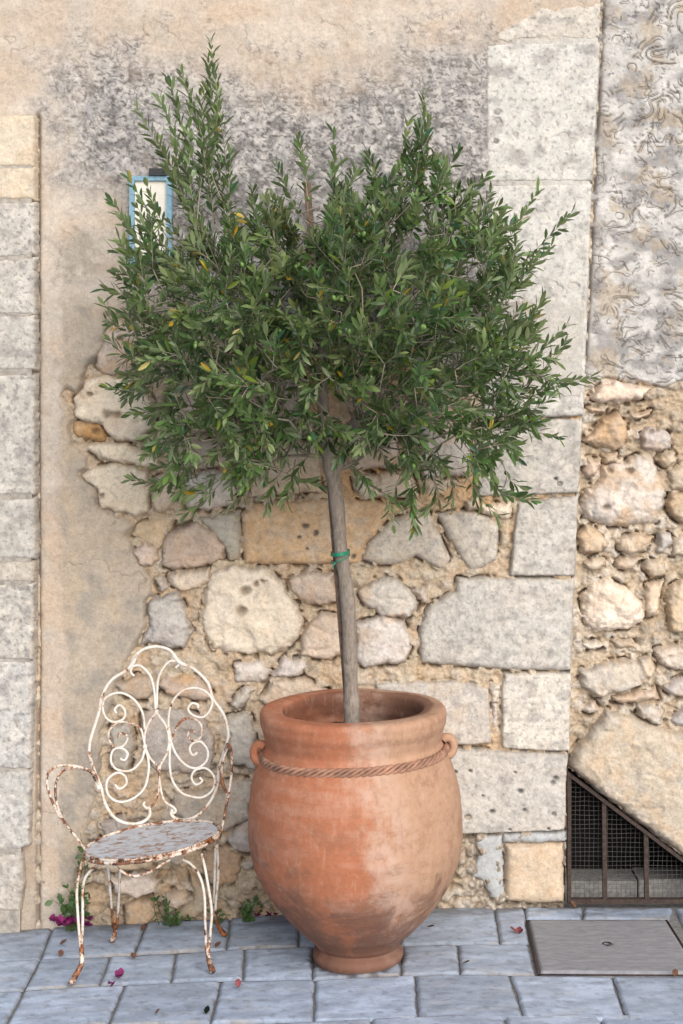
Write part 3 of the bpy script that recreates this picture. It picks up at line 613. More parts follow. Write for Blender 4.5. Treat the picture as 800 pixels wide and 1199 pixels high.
def open_joints(data, wall, depth):
    PX_, PY_, h_, c_, n_ = data
    for nm, poly, rough in OUTLINES:
        if nm != wall.name: continue
        xs = [p[0] for p in poly]; ys = [p[1] for p in poly]
        i0 = max(0, int(np.searchsorted(PY_[:,0], min(ys)-9))); i1 = int(np.searchsorted(PY_[:,0], max(ys)+9))
        xr_ = PX_[PX_.shape[0]//2]; j0 = max(0, int(np.searchsorted(xr_, min(xs)-16))); j1 = int(np.searchsorted(xr_, max(xs)+16))
        if i1 <= i0 or j1 <= j0: continue
        X, Y = PX_[i0:i1,j0:j1], PY_[i0:i1,j0:j1]; sd = polysd(poly, X, Y)
        w_ = np.exp(-((sd+0.8)/2.8)**2)*sstep(-0.04,0.20,n_[i0:i1,j0:j1])*(1.0 if rough > 0.55 else 0.35)
        h_[i0:i1,j0:j1] = np.minimum(h_[i0:i1,j0:j1], h_[i0:i1,j0:j1]*(1-w_)+(-depth)*w_)
        c_[i0:i1,j0:j1] = lerp(c_[i0:i1,j0:j1], (0.20,0.14,0.09), 0.7*w_)
open_joints(MORTAR_H, house, 0.042); heightfield('mortar_bed', MORTAR_H[0], MORTAR_H[1], MORTAR_H[2], None, MORTAR_H[3], M['mortar'], house)
open_joints(MORTAR_R, rw, 0.040); heightfield('mortar_bed', MORTAR_R[0], MORTAR_R[1], MORTAR_R[2], keepM, MORTAR_R[3], M['mortar'], rw, YR)
# cellar opening: recess coloured near-black for its shade, stone sill behind the grille
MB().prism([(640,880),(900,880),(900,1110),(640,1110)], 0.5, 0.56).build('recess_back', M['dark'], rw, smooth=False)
for pa, pb_ in ((667,752),(754,870)):
    mb = MB().box(((pa-400)*S, 0.10, -0.02), ((pb_-400)*S, 0.24, 0.062+0.006*(pa>700)))
    mb.build('sill_stone', M['dust'], rw, smooth=False)
gr = thing('cellar_grille', 'rusty triangular iron grille with wire mesh in the cellar opening', 'grille', ((665-400)*S, 0.02, 0.0))
def wp(px, py, y=0.0): return ((px-400)*S, y, CAMZ-(py-HZ)*S)
YG = 0.012
def flatbar(a, b, w, y0, y1):                                          # flat iron bar between two wall points
    a = np.array(a, float); b = np.array(b, float); d = (b-a)/np.linalg.norm(b-a); n = np.array([-d[1], d[0]])*w/2
    mb = MB().prism([tuple(a+n), tuple(a-n), tuple(b-n), tuple(b+n)], y0, y1); return mb
fb = flatbar((667,908),(667,1058),4.5,YG-0.012,YG+0.012); fb2 = flatbar((664,905),(872,1062),3.8,YG-0.016,YG+0.010); fb3 = flatbar((665,1056),(874,1056),5,YG-0.010,YG+0.014)
for q in (fb2, fb3): fb.add(q.v, q.f)
fb.build('grille_frame', M['rustbar'], gr, smooth=False)
flatbar((708,940),(709,1056),5,YG-0.008,YG+0.008).build('bar', M['rustbar'], gr, smooth=False)
flatbar((757,977),(758,1056),5,YG-0.008,YG+0.008).build('bar', M['rustbar'], gr, smooth=False)
flatbar((806,1014),(807,1056),5,YG-0.008,YG+0.008).build('bar', M['rustbar'], gr, smooth=False)
wm = MB()
for i in range(38):
    px = 670+i*5.4; top = 910+(px-664)*0.755
    if top < 1052: 
        w_ = [wp(px+0.35*math.sin(k_*0.9+i), py, YG+0.018) for k_, py in enumerate(np.linspace(top,1054,12))]; wm.tube(w_, 0.00065, 4)
for i in range(27):
    py = 914+i*5.4; xr = 664+(py-910)/0.755
    if xr > 672: wm.tube([wp(px, py+0.35*math.sin(k_*0.8+i*1.3), YG+0.018) for k_, px in enumerate(np.linspace(668,xr,12))], 0.00065, 4)
wm.build('wire_mesh', M['wire'], gr)

# ---------------------------------------------------------------- GROUND AND PAVING
gx = np.array([-60,-6,-3,-1.6,-1.2,-0.6,0,0.35,1.2,3,6,60.]); gy = np.array([-80,-12,-4,-1.5,-0.5,0.3,0.49])
GX, GY = np.meshgrid(gx, gy); GZ = gzv(np.maximum(GX,-3))-0.012
q = [(j*len(gx)+i, j*len(gx)+i+1, (j+1)*len(gx)+i+1, (j+1)*len(gx)+i) for j in range(len(gy)-1) for i in range(len(gx)-1)]
g_ = obj('ground', np.stack([GX,GY,GZ],-1).reshape(-1,3), M['dust'], faces=q, smooth=False); g_['kind'] = 'structure'
pv_v = []; pv_q = []; pv_c = []; pv_n = 0
def slab_quad(c4, nu=None, seed=0):
    """One paving slab from four ground corners (back-left, back-right, front-right, front-left)."""
    global pv_n
    c4 = np.array(c4, float); w = np.linalg.norm(c4[1]-c4[0]); d = np.linalg.norm(c4[3]-c4[0])
    nu = max(6, min(60, int(w/0.007))); nv = max(6, min(60, int(d/0.007)))
    if c4[:,1].max() < -1.35: nu, nv = 8, 8
    u, v = np.meshgrid(np.linspace(0,1,nu), np.linspace(0,1,nv))
    P = ((1-u)*(1-v))[...,None]*c4[0]+(u*(1-v))[...,None]*c4[1]+(u*v)[...,None]*c4[2]+((1-u)*v)[...,None]*c4[3]
    x, y = P[...,0], P[...,1]
    ed = np.minimum(np.minimum(u,1-u)*w, np.minimum(v,1-v)*d)           # metres from the slab's edge
    ins = np.clip(1-ed/0.02,0,1)
    cx, cy = c4[:,0].mean(), c4[:,1].mean()
    wob = 0.006*fbm(x*14,y*14,3,400+seed)*ins
    dx = cx-x; dy = cy-y; dl = np.hypot(dx,dy)+1e-6
    x = x+dx/dl*(0.0035+wob); y = y+dy/dl*(0.0035+wob)
    tl = (random.random()-0.5)*0.008
    z = gzv(x)+0.0035*fbm(x*9,y*16,4,410+seed)+0.0005*fbm(x*60,y*90,3,420+seed)+tl*(u-0.5)-0.009*np.clip(1-ed/0.010,0,1)**2
    r = random.random(); rr_ = random.random()
    base = np.array((0.335,0.405,0.515))*(0.82+0.32*r); base = base*(1-0.25*rr_)+np.array((0.29,0.275,0.27))*0.25*rr_
    c = lerp(base, base*1.3, sstep(-0.2,0.3,fbm(x*7,y*15,5,430+seed)))
    c = lerp(c, (0.25,0.285,0.35), 0.4*sstep(0.0,0.35,fbm(x*11,y*24,5,440+seed)))
    c = lerp(c, (0.47,0.49,0.52), 0.4*sstep(0.15,0.4,fbm(x*5,y*22,5,450+seed)))
    c = lerp(c, (0.40,0.37,0.335), 0.8*sstep(0.020,0.006,(1-v)*d+0.012*fbm(x*20,y*20,3,460+seed))*sstep(-0.05,0.2,fbm(x*4,y*2,3,470)))
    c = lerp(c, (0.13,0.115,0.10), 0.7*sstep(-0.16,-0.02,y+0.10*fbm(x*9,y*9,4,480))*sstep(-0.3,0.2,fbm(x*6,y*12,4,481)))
    c = lerp(c, (0.12,0.12,0.125), 0.35*sstep(0.18,0.32,fbm(x*26,y*34,5,482))+0.4*sstep(0.012,0.0,ed+0.008*fbm(x*40,y*40,3,483)))
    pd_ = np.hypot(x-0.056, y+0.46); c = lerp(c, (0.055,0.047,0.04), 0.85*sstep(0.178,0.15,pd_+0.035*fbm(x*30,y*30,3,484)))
    n = nu*nv; idx = np.arange(n).reshape(nv,nu)+pv_n
    pv_q.append(np.stack([idx[:-1,:-1],idx[1:,:-1],idx[1:,1:],idx[:-1,1:]],-1).reshape(-1,4))
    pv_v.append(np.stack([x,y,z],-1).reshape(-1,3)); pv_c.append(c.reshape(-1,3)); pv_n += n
def G(p): return ground(*p)
def row(joints, seed0):                                                # joints: ((back px),(front px)) left to right
    J = [(G(a), G(b)) for a, b in joints]
    for i in range(len(J)-1):
        slab_quad([J[i][0], J[i+1][0], J[i+1][1], J[i][1]], seed=seed0+i)
row([((-90,1096),(-130,1131)),((62,1085),(47,1123)),((172,1079),(157,1117)),((270,1074),(265,1111)),((350,1069),(350,1108)),((462,1064),(468,1107)),((579,1062),(586,1105)),((614,1062),(620,1104))], 0)
slab_quad([G((614,1062)),G((683,1062)),G((682,1076)),G((616,1076))], seed=20); slab_quad([G((683,1062)),G((789,1062)),G((784,1077)),G((682,1076))], seed=21)
slab_quad([G((790,1062)),G((905,1062)),G((985,1143)),G((824,1143))], seed=22)
row([((-130,1131),(-170,1168)),((47,1123),(28,1159)),((129,1119),(116,1153)),((206,1116),(200,1149)),((287,1110),(284,1146)),((367,1108),(366,1146)),((468,1107),(470,1141)),((536,1106),(539,1140)),((619,1104),(628,1141))], 40)
row([((-170,1168),(-230,1215)),((28,1159),(5,1203)),((146,1152),(126,1200)),((259,1148),(246,1197)),((369,1146),(367,1195)),((486,1141),(489,1193)),((597,1141),(614,1192)),((717,1143),(734,1195)),((840,1143),(880,1196)),((970,1143),(1040,1196))], 60)
yb = -0.965
for k_ in range(9):
    dpt = random.uniform(0.26,0.38); xx = -2.6+random.uniform(0,0.2)
    while xx < 2.6:
        w_ = random.uniform(0.28,0.46); slab_quad([(xx,yb),(xx+w_,yb),(xx+w_,yb-dpt),(xx,yb-dpt)], seed=90+k_*20+int((xx+3)*3)); xx += w_
    yb -= dpt
for sgn in (-1,1):                                                     # paving beyond both sides of the picture
    for k_ in range(5):
        for i in range(4):
            xa = (1.62+i*0.42) if sgn > 0 else (-1.56-(i+1)*0.42); ya = -0.0-k_*0.19
            slab_quad([(xa,ya),(xa+0.42,ya),(xa+0.42,ya-0.19),(xa,ya-0.19)], seed=300+k_*10+i)
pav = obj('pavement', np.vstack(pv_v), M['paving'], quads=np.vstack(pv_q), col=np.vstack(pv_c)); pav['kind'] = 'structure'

# cover slab
q0,q1,q2,q3 = G((617,1078)),G((781,1078)),G((822,1142)),G((631,1141))
cv = thing('access_cover', 'flat grey stone access cover with a lifting hole set in the paving below the grille', 'cover', (q0[0]+0.3,q0[1]-0.2,0.0))
u, v = np.meshgrid(np.linspace(0,1,70), np.linspace(0,1,50)); c4 = np.array([q0,q1,q2,q3])
P = ((1-u)*(1-v))[...,None]*c4[0]+(u*(1-v))[...,None]*c4[1]+(u*v)[...,None]*c4[2]+((1-u)*v)[...,None]*c4[3]
cen = c4.mean(0); P = cen+(P-cen)*0.985
hx, hy = G((711,1107)); hd = np.hypot(P[...,0]-hx, P[...,1]-hy)
zz = 0.006+0.0025*fbm(P[...,0]*10,P[...,1]*40,4,501)+0.001*fbm(P[...,0]*50,P[...,1]*80,3,502)-0.03*sstep(0.017,0.011,hd)
e_ = np.minimum(np.minimum(u,1-u),np.minimum(v,1-v)); zz = np.where(e_ < 0.001, -0.012, zz)
idx = np.arange(u.size).reshape(u.shape); q = np.stack([idx[:-1,:-1],idx[1:,:-1],idx[1:,1:],idx[:-1,1:]],-1).reshape(-1,4)
obj('slab', np.stack([P[...,0],P[...,1],zz],-1).reshape(-1,3), M['cover'], cv, quads=q)
ring = [(hx+0.0145*math.cos(a), hy+0.0145*math.sin(a), 0.0055) for a in np.linspace(0,2*math.pi,25)]
MB().tube(ring, 0.0022, 6, cap=False).build('lifting_ring', M['rustbar'], cv)
fm = MB()
for a_, b_ in ((q0,q3),(q1,q2),(q3,q2),(q0,q1)):
    a_ = np.array([a_[0],a_[1],-0.001]); b_ = np.array([b_[0],b_[1],-0.001]); fm.tube([a_,(a_+b_)/2,b_], 0.0042 if abs(a_[1]-b_[1]) > 0.1 else 0.0025, 6)
fm.build('rim_frame', M['rustbar'], cv)

# ---------------------------------------------------------------- TERRACOTTA POT
PY0 = -0.46; K = (D+PY0)/F
potx, potz = (419.5-400)*K, gz(0.056)
pot = thing('terracotta_pot', 'big orange terracotta urn with rope band and two small ear handles holding the olive tree', 'pot', (potx, PY0, potz))
TILT = R(-1.2)
def tilt(V):
    V = np.asarray(V, float); x = V[:,0]*math.cos(TILT)+V[:,2]*math.sin(TILT); z = -V[:,0]*math.sin(TILT)+V[:,2]*math.cos(TILT)
    return np.stack([x+potx, V[:,1]+PY0, z+potz-0.004], -1)
prof_px = [(1125,42),(1123.5,47.5),(1120,51.5),(1115,53.3),(1110.5,52.3),(1107,49.5),(1104,47.8),(1100.5,50.5),(1093,57),(1080,71),(1060,89.5),(1035,107),(1010,119),(985,124.5),(960,125.3),(935,124),(910,119.5),(890,113),(876,107.5),(868,103.8),(861,103.4),(853,105.6),(843,108.5),(834,109),(829,107.5),(826.3,104),(825.4,97),(825.8,88.5),(828,83),(834,81.5),(848,84),(862,89),(880,97),(900,103)]
pr = crom([(r_*K, CAMZ-(y_-HZ)*K-potz) for y_, r_ in prof_px], 5)
NS = 160; A = np.linspace(0,2*math.pi,NS,endpoint=False)
Rr = pr[:,0][:,None]+0*A[None,:]; Zr = pr[:,1][:,None]+0*A[None,:]
ringn = 0.0016*perlin(Zr*55, 0*Zr+3.3, 601)+0.004*fbm(np.cos(A)[None,:]*2+0*Zr, np.sin(A)[None,:]*2+Zr*5, 3, 603)
Rr = Rr+ringn; Zr = Zr+0.004*perlin(np.cos(A)*1.3+5, np.sin(A)*1.3, 607)[None,:]*sstep(0.6,0.8,Zr)
V = np.stack([Rr*np.cos(A), Rr*np.sin(A), Zr], -1).reshape(-1,3)
n_ = len(pr); q = [(i*NS+j, i*NS+(j+1)%NS, (i+1)*NS+(j+1)%NS, (i+1)*NS+j) for i in range(n_-1) for j in range(NS)]
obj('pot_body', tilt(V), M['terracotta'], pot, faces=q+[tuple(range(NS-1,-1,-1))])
# rope band: two strands twisted round each other, pressed into the clay
rb = MB(); zb = 0.69-potz
def rad_at(z): 
    k_ = pr[:170]; o_ = np.argsort(k_[:100,1]); return np.interp(z, k_[:100,1][o_], k_[:100,0][o_])
tt = np.linspace(0,2*math.pi,900); r0 = rad_at(zb)
for ph in (0, math.pi/2, math.pi, 3*math.pi/2):
    a = tt*19+ph+0.5*np.sin(tt*4)
    rr_ = r0+0.002+0.006*np.cos(a)*(1+0.15*np.sin(tt*5+1)); z_ = zb-0.003+0.009*np.cos(tt)+0.0025*np.sin(tt*3)+0.0100*np.sin(a)
    rb.tube(tilt(np.stack([rr_*np.cos(tt), rr_*np.sin(tt), z_],-1)), 0.0060, 6, cap=False)
rb.build('rope_band', M['rope'], pot)
for sg in (-1,1):
    hb = MB(); cc = np.array([sg*(r0+0.004), -0.03 if sg < 0 else -0.02, zb+0.004+0.004*sg])
    pts = [cc+np.array([sg*0.022*math.cos(a), 0.004*math.cos(a), 0.030*math.sin(a)]) for a in np.linspace(-2.3,2.3,22)]
    hb.tube(tilt(pts), [0.0155-0.001*math.cos(a) for a in np.linspace(-2.3,2.3,22)], 10)
    hb.build('handle', M['terracotta'], pot)
sr = np.linspace(0,0.262,30); sa = np.linspace(0,2*math.pi,80,endpoint=False); SR, SA = np.meshgrid(sr, sa)
sx_, sy_ = SR*np.cos(SA), SR*np.sin(SA); sz_ = 0.735-potz-0.01+0.012*fbm(sx_*22,sy_*22,4,611)
idx = np.arange(SR.size).reshape(SR.shape); q = [(idx[i,j],idx[i,j+1],idx[(i+1)%80,j+1],idx[(i+1)%80,j]) for i in range(80) for j in range(29)]
so = obj('soil', tilt(np.stack([sx_,sy_,sz_],-1).reshape(-1,3)), M['soil'], faces=q, loc=(potx,PY0,0.7))
tag(so, 'dark soil filling the terracotta pot', 'soil', kind='stuff')

# ---------------------------------------------------------------- OLIVE TREE
tree = thing('olive_tree', 'young olive tree with broad green crown on a thin leaning trunk in the pot', 'tree', at(412.5,858,PY0))
def tp(px, py, y=PY0): return np.array(at(px, py, y))
trunk_pts = crom([tp(413,872),tp(412,840),tp(411,807),tp(410,767),tp(408,715),tp(404.5,680),tp(399.7,647),tp(395.8,600),tp(392,568),tp(387.5,548,-0.465)],6)
nt_ = len(trunk_pts); tr_ = np.interp(np.linspace(0,1,nt_),[0,0.1,0.45,0.8,1],[9.6,9.2,8.2,7.9,8.6])*K
tr_ = tr_*(1+0.05*np.sin(np.linspace(0,17,nt_))+0.04*np.sin(np.linspace(1,41,nt_)))
tb = MB().tube(trunk_pts, tr_, 18)
lim = [([tp(388,553,-0.462),tp(384,525,-0.46),tp(379,480,-0.44),tp(377,430,-0.42),tp(383,380,-0.41),tp(390,320,-0.42)],[9,8,7,6,5,3.6]),
       ([tp(389,560,-0.462),tp(398,540,-0.45),tp(407,515,-0.42),tp(424,470,-0.38),tp(436,420,-0.36),tp(450,350,-0.36)],[6.5,6.5,6.2,5.4,4.6,3.2])]
for P_, r_ in lim:
    pc = crom(P_, 6); tb.tube(pc, np.interp(np.linspace(0,1,len(pc)), np.linspace(0,1,len(r_)), r_)*K, 12)
tb.build('trunk', M['bark'], tree)
# crown skeleton: attraction points in the crown's volume, each joined to the nearest limb
CROWN = [(150,325),(178,300),(215,300),(250,290),(280,280),(312,285),(345,245),(385,232),(415,226),(445,220),(470,200),(498,190),(522,215),(548,246),(572,280),(595,305),(606,340),(612,370),(606,395),(622,430),(628,455),(612,495),(596,535),(580,572),(552,570),(525,562),(498,566),(470,575),(448,566),(430,538),(400,515),(370,518),(348,562),(318,566),(290,560),(262,574),(232,570),(205,552),(188,520),(194,490),(178,458),(155,448),(160,420),(150,385),(158,350)]
nodes = []; par = []; depthn = []
for P_, r_ in lim:
    pc = crom(P_, 3); prev = -1
    for p_ in pc: nodes.append(p_); par.append(prev); prev = len(nodes)-1
nlimb = len(nodes)
att = []
while len(att) < 980:
    x_, y_ = RNG.uniform(125,650), RNG.uniform(150,590)
    sd_ = float(polysd(CROWN, np.array([x_]), np.array([y_]))[0])
    if sd_ < 8: continue
    if RNG.random() > 0.20+0.80*math.exp(-((x_-395)/190)**2-((y_-375)/(110 if y_<375 else 190))**2): continue
    if y_ > 500 and RNG.random() < 0.25: continue
    if sd_ < 30 and RNG.random() < 0.35: continue
    hd_ = 0.41*math.sqrt(min(1, sd_/120))+0.06
    yy = PY0-0.05+RNG.uniform(-1,0.8)*hd_
    yy = min(-0.13, yy); d_ = D+yy
    # measured in the tree's own plane, so the crown keeps its real width at every depth
    p_ = tp(x_, y_); p_[1] = yy; att.append(p_)
cen0 = np.array(tp(388,540)); att.sort(key=lambda p_: np.linalg.norm(p_-cen0))
plen = [0.0]*nlimb
for i in range(nlimb): plen[i] = 0.05*i
for p_ in att:
    Nn = np.array(nodes); dd = np.linalg.norm(Nn-p_,axis=1); cost = dd+0.22*np.array(plen)+0.25*np.clip(Nn[:,2]-p_[2],0,1)
    j = int(np.argmin(cost)); b_ = nodes[j]; ns = max(1, int(dd[j]/0.06)); prev = j
    for s_ in range(1, ns+1):
        t = s_/ns; pp = b_+(p_-b_)*t+np.array([0,0,-0.06*dd[j]*math.sin(math.pi*t)])+RNG.normal(0,0.006,3)*(t<1)
        nodes.append(pp); par.append(prev); plen.append(plen[prev]+dd[j]/ns); prev = len(nodes)-1
Nn = np.array(nodes); child = [[] for _ in nodes]
for i, p_ in enumerate(par):
    if p_ >= 0: child[p_].append(i)
load = np.ones(len(nodes))
for i in range(len(nodes)-1, nlimb-1, -1): load[par[i]] += load[i]*0.8
rad = np.clip(0.0011*np.sqrt(load), 0.0016, 0.012)
bm = MB(); seen = set()
for i in range(nlimb, len(nodes)):
    p_ = par[i]
    if p_ < nlimb or child[p_][0] != i:                                  # start of a chain
        ch = [p_, i]
        while child[ch[-1]]: ch.append(child[ch[-1]][0])
        rads = [min(rad[c_], rad[i]*1.05) for c_ in ch]
        bm.tube([nodes[c_] for c_ in ch], rads, 5)
# leafy shoots
shoots = []
cc_ = np.array(tp(390,440)); 
for i in range(nlimb, len(nodes)):
    tip = not child[i]
    if not tip and RNG.random() > 0.40: continue
    for _ in range(2 if tip else 1):
        o_ = Nn[i]-cc_; o_ = o_/(np.linalg.norm(o_)+1e-6)
        d_ = o_*RNG.uniform(0.4,1.0)+np.array([0,-0.12,RNG.uniform(0.0,0.9)])+RNG.normal(0,0.58,3)
        if Nn[i][2] < tp(0,470)[2]: d_ = d_+np.array([0,0,-0.55])
        shoots.append((Nn[i], d_/np.linalg.norm(d_), RNG.uniform(0.07,0.17), False))
EXP = [((225,330),(163,243)),((268,320),(247,52)),((255,240),(240,95)),((235,250),(190,120)),((215,305),(170,265)),((240,330),(180,290)),((270,540),(198,580)),((300,550),(262,600)),((250,535),(186,545)),((345,540),(332,592)),((500,545),(500,602)),((590,540),(612,572)),((540,550),(578,600)),((250,260),(232,108)),((225,280),(188,163)),((265,280),(272,182)),((245,250),(212,188)),((215,300),(158,215)),((235,270),(250,150)),((272,335),(243,66)),((258,262),(197,92)),((235,230),(163,132)),((245,215),(218,95)),((262,240),(258,132)),((240,300),(205,168)),((225,300),(176,218)),((225,330),(140,242)),((215,320),(128,292)),((190,345),(124,338)),((180,365),(130,358)),((200,420),(136,400)),((205,450),(132,452)),((230,560),(150,562)),((262,560),(218,602)),
       ((362,262),(351,166)),((400,270),(391,160)),((430,265),(432,180)),((470,270),(478,140)),((480,255),(497,105)),((500,250),(540,172)),((520,290),(568,208)),((540,350),(628,226)),((560,350),(672,248)),((570,340),(640,292)),((580,410),(630,352)),((585,440),(668,378)),((590,455),(692,440)),((580,470),(655,400)),((590,480),(655,512)),((560,550),(616,582)),((470,545),(458,606)),((335,540),(312,600)),((205,370),(140,430)),((545,320),(598,262)),((240,290),(228,140)),((215,340),(150,262)),((260,320),(200,200)),((250,285),(238,175)),((565,420),(640,440)),((420,560),(470,590)),((560,530),(560,590)),((520,545),(530,588))]
for a_, b_ in EXP:
    yb_ = PY0+RNG.uniform(-0.16,0.10); A_ = tp(*a_); B_ = tp(*b_); A_[1] = yb_; B_[1] = yb_+RNG.uniform(-0.08,0.04); shoots.append((A_, B_, 0, True))
SP = []
leaf_o, leaf_a, leaf_n, leaf_l, leaf_c = [], [], [], [], []
for o_, d_, ln, exp_ in shoots:
    if not exp_:
        e_ = o_+d_*ln; ed_ = D+e_[1]; ex_, ey_ = 400+e_[0]/ed_*F, HZ+(CAMZ-e_[2])/ed_*F
        if 336 < ex_ < 380 and 185 < ey_ < 262: continue                 # the stake's top stands clear of the leaves
    if exp_:
        mid_ = (o_+d_)/2+np.array([RNG.normal(0,0.02),0,-0.02]); P_ = crom([o_, mid_, d_], 8); ln = np.linalg.norm(d_-o_)
    else:
        e1 = o_+d_*ln*0.5+np.array([0,0,0.008]); e2 = o_+d_*ln+np.array([0,0,RNG.uniform(-0.03,0.05)*ln/0.15]); P_ = crom([o_, e1, e2], 5)
    P_[:,1] = np.minimum(P_[:,1], -0.075)
    bm.tube(P_, np.linspace(0.0024 if exp_ else 0.0017, 0.0008, len(P_)), 4)
    sl = np.concatenate([[0], np.cumsum(np.linalg.norm(np.diff(P_,axis=0),axis=1))]); tot = sl[-1]
    s_ = 0.02 if not exp_ else min(0.10, tot*0.3); side = RNG.uniform(0,math.pi); tipc = RNG.random(); young = RNG.choice([0.6,0.85,1.1,1.6],p=[0.3,0.3,0.25,0.15])
    while s_ < tot+0.001:
        p_ = np.array([np.interp(s_, sl, P_[:,k_]) for k_ in range(3)]); q_ = np.array([np.interp(min(s_+0.01,tot), sl, P_[:,k_]) for k_ in range(3)])
        ax = q_-p_; 
        if np.linalg.norm(ax) < 1e-5: ax = P_[-1]-P_[-2]
        ax = ax/np.linalg.norm(ax)
        u_ = np.cross(ax, (0.3,0.2,1)); u_ /= np.linalg.norm(u_)+1e-9; w_ = np.cross(ax, u_)
        for k_ in (0,1):
            a_ = side+math.pi*k_+RNG.normal(0,0.25); out = math.cos(a_)*u_+math.sin(a_)*w_
            near_tip = s_/tot
            op = RNG.uniform(0.55,1.05)*(1.15-0.55*near_tip)
            la = ax*math.cos(op)+out*math.sin(op)+np.array([0,0,RNG.normal(0,0.12)]); la /= np.linalg.norm(la)
            nn = ax*math.sin(op)-out*math.cos(op); nn = -nn if nn[2] < -0.3 and RNG.random() < 0.6 else nn
            nn = nn+RNG.normal(0,0.4,3); nn = nn-la*np.dot(nn,la); nn /= np.linalg.norm(nn)
            leaf_o.append(p_); leaf_a.append(la); leaf_n.append(nn); leaf_l.append(RNG.uniform(0.028,0.060)*(1-0.25*max(0,near_tip-0.75)*4*0.6))
            g_ = RNG.random(); base = np.array((0.060,0.132,0.036))*young*RNG.uniform(0.55,1.5)
            base = base*(1-0.6*near_tip*tipc)+np.array((0.31,0.36,0.13))*0.6*near_tip*tipc
            if g_ < 0.012: base = np.array((0.55,0.36,0.03))
            elif g_ < 0.045: base = np.array((0.17,0.24,0.03))
            elif g_ < 0.10: base = np.array((0.045,0.115,0.06))
            leaf_c.append(base)
        side += math.pi/2+RNG.normal(0,0.2); s_ += RNG.uniform(0.010,0.016) if not exp_ else RNG.uniform(0.014,0.022)
bm.build('branches', M['twig'], tree)
def leaves(o, a, n, l, c, wr=0.15):
    o, a, n, l, c = map(np.array, (o, a, n, l, c)); s = np.cross(a, n)
    T = [(0,0),(0.22,-0.62),(0.22,0),(0.22,0.62),(0.55,-1),(0.55,0),(0.55,1),(0.84,-0.6),(0.84,0),(0.84,0.6),(1.0,0)]
    curl = RNG.uniform(-0.05,0.22,len(l)); Vs = []
    for t, w in T:
        Vs.append(o+a*(l*(0.06+t))[:,None]+s*(w*wr*l)[:,None]+n*((abs(w)*0.045-curl*t*t)*l)[:,None])
    V = np.stack(Vs,1).reshape(-1,3); nl = len(l); k = len(T)
    FT = [(0,2,1,1),(0,3,2,2),(1,2,5,4),(2,3,6,5),(4,5,8,7),(5,6,9,8),(7,8,10,10),(8,9,10,10)]
    fs = []
    for i in range(nl):
        for f_ in FT:
            t_ = tuple(dict.fromkeys(f_)); fs.append(tuple(x+i*k for x in t_))
    return V, fs, np.repeat(c, k, 0)
V, fs, cc = leaves(leaf_o, leaf_a, leaf_n, leaf_l, leaf_c)
V[:,1] = np.minimum(V[:,1], -0.035)
obj('foliage', V, M['leaf'], tree, faces=fs, col=cc)
print('leaves', len(leaf_l), 'verts', len(V))
# olives
oa = np.linspace(0,2*math.pi,9)[:-1]; ov = [(0,0,0.010)]; of = []
for zz_, rr_ in ((0.0075,0.0045),(0.0025,0.0068),(-0.003,0.0066),(-0.0075,0.0042)): ov += [(rr_*math.cos(a),rr_*math.sin(a),zz_) for a in oa]
ov.append((0,0,-0.0105))
of = [(0,1+j,1+(j+1)%8) for j in range(8)]
for r_ in range(3): of += [(1+r_*8+j,1+(r_+1)*8+j,1+(r_+1)*8+(j+1)%8,1+r_*8+(j+1)%8) for j in range(8)]
of += [(33,25+(j+1)%8,25+j) for j in range(8)]
ome = mesh_np('olive', ov, of); ome.materials.append(M['olive'])
front = [s_ for s_ in shoots if not s_[3] and s_[0][1] < -0.60]
RNG.shuffle(front) if False else random.shuffle(front)
cnt = 0
for s_ in front:
    if cnt >= 90: break
    for k_ in range(random.choice((1,2,2,3))):
        if cnt >= 90: break
        p_ = s_[0]+s_[1]*s_[2]*random.uniform(0.35,0.85)+np.array([random.uniform(-0.015,0.015),random.uniform(-0.035,-0.005),-0.016])
        o = bpy.data.objects.new('olive', ome); C.objects.link(o); o.parent = tree; o.location = p_-ORG[tree.name]
        o.rotation_euler = (random.uniform(-0.5,0.5),random.uniform(-0.5,0.5),0); cnt += 1

# stake and tie
st_top, st_bot = np.array(at(359.5,213,-0.40)), np.array(at(409.5,850,-0.425))
stk = thing('support_stake', 'thin brown wooden stake standing behind the olive trunk', 'stake', tuple(st_bot))
sm = MB(); ax = (st_top-st_bot); hw = 0.0125; n_ = 24; sv = []
for i in range(n_):
    c_ = st_bot+ax*i/(n_-1); w_ = hw*(1+0.04*math.sin(i*1.7))
    sv += [c_+np.array([-w_,-w_,0]),c_+np.array([w_,-w_*0.7,0]),c_+np.array([w_,w_,0]),c_+np.array([-w_,w_,0])]
sm.add(sv, [(i*4+j,i*4+(j+1)%4,(i+1)*4+(j+1)%4,(i+1)*4+j) for i in range(n_-1) for j in range(4)]+[(3,2,1,0),tuple((n_-1)*4+j for j in range(4))])
sm.build('stake_pole', M['stake'], stk, smooth=False)
tm = MB(); c_ = tp(399.7,648,-0.452)
def loop(cz, tl, n=40): return [c_+np.array([-0.003+0.031*math.cos(a), 0.017+0.056*math.sin(a), cz+tl*math.cos(a)]) for a in np.linspace(0,2*math.pi,n)]
for dz in (-0.004,-0.001,0.002,0.005): tm.tube(loop(dz,0.004), 0.0022, 6, cap=False)
tm.tube(loop(-0.020,0.012), 0.0022, 6, cap=False)
tm.tube(crom([c_+np.array([-0.018,-0.036,-0.028]),c_+np.array([-0.026,-0.040,-0.034]),c_+np.array([-0.030,-0.042,-0.046])],5), 0.0022, 6)
tie = tm.build('plant_tie', M['tie'], None, loc=tuple(c_)); tag(tie, 'green plastic tie wound round the olive trunk and its stake', 'tie')

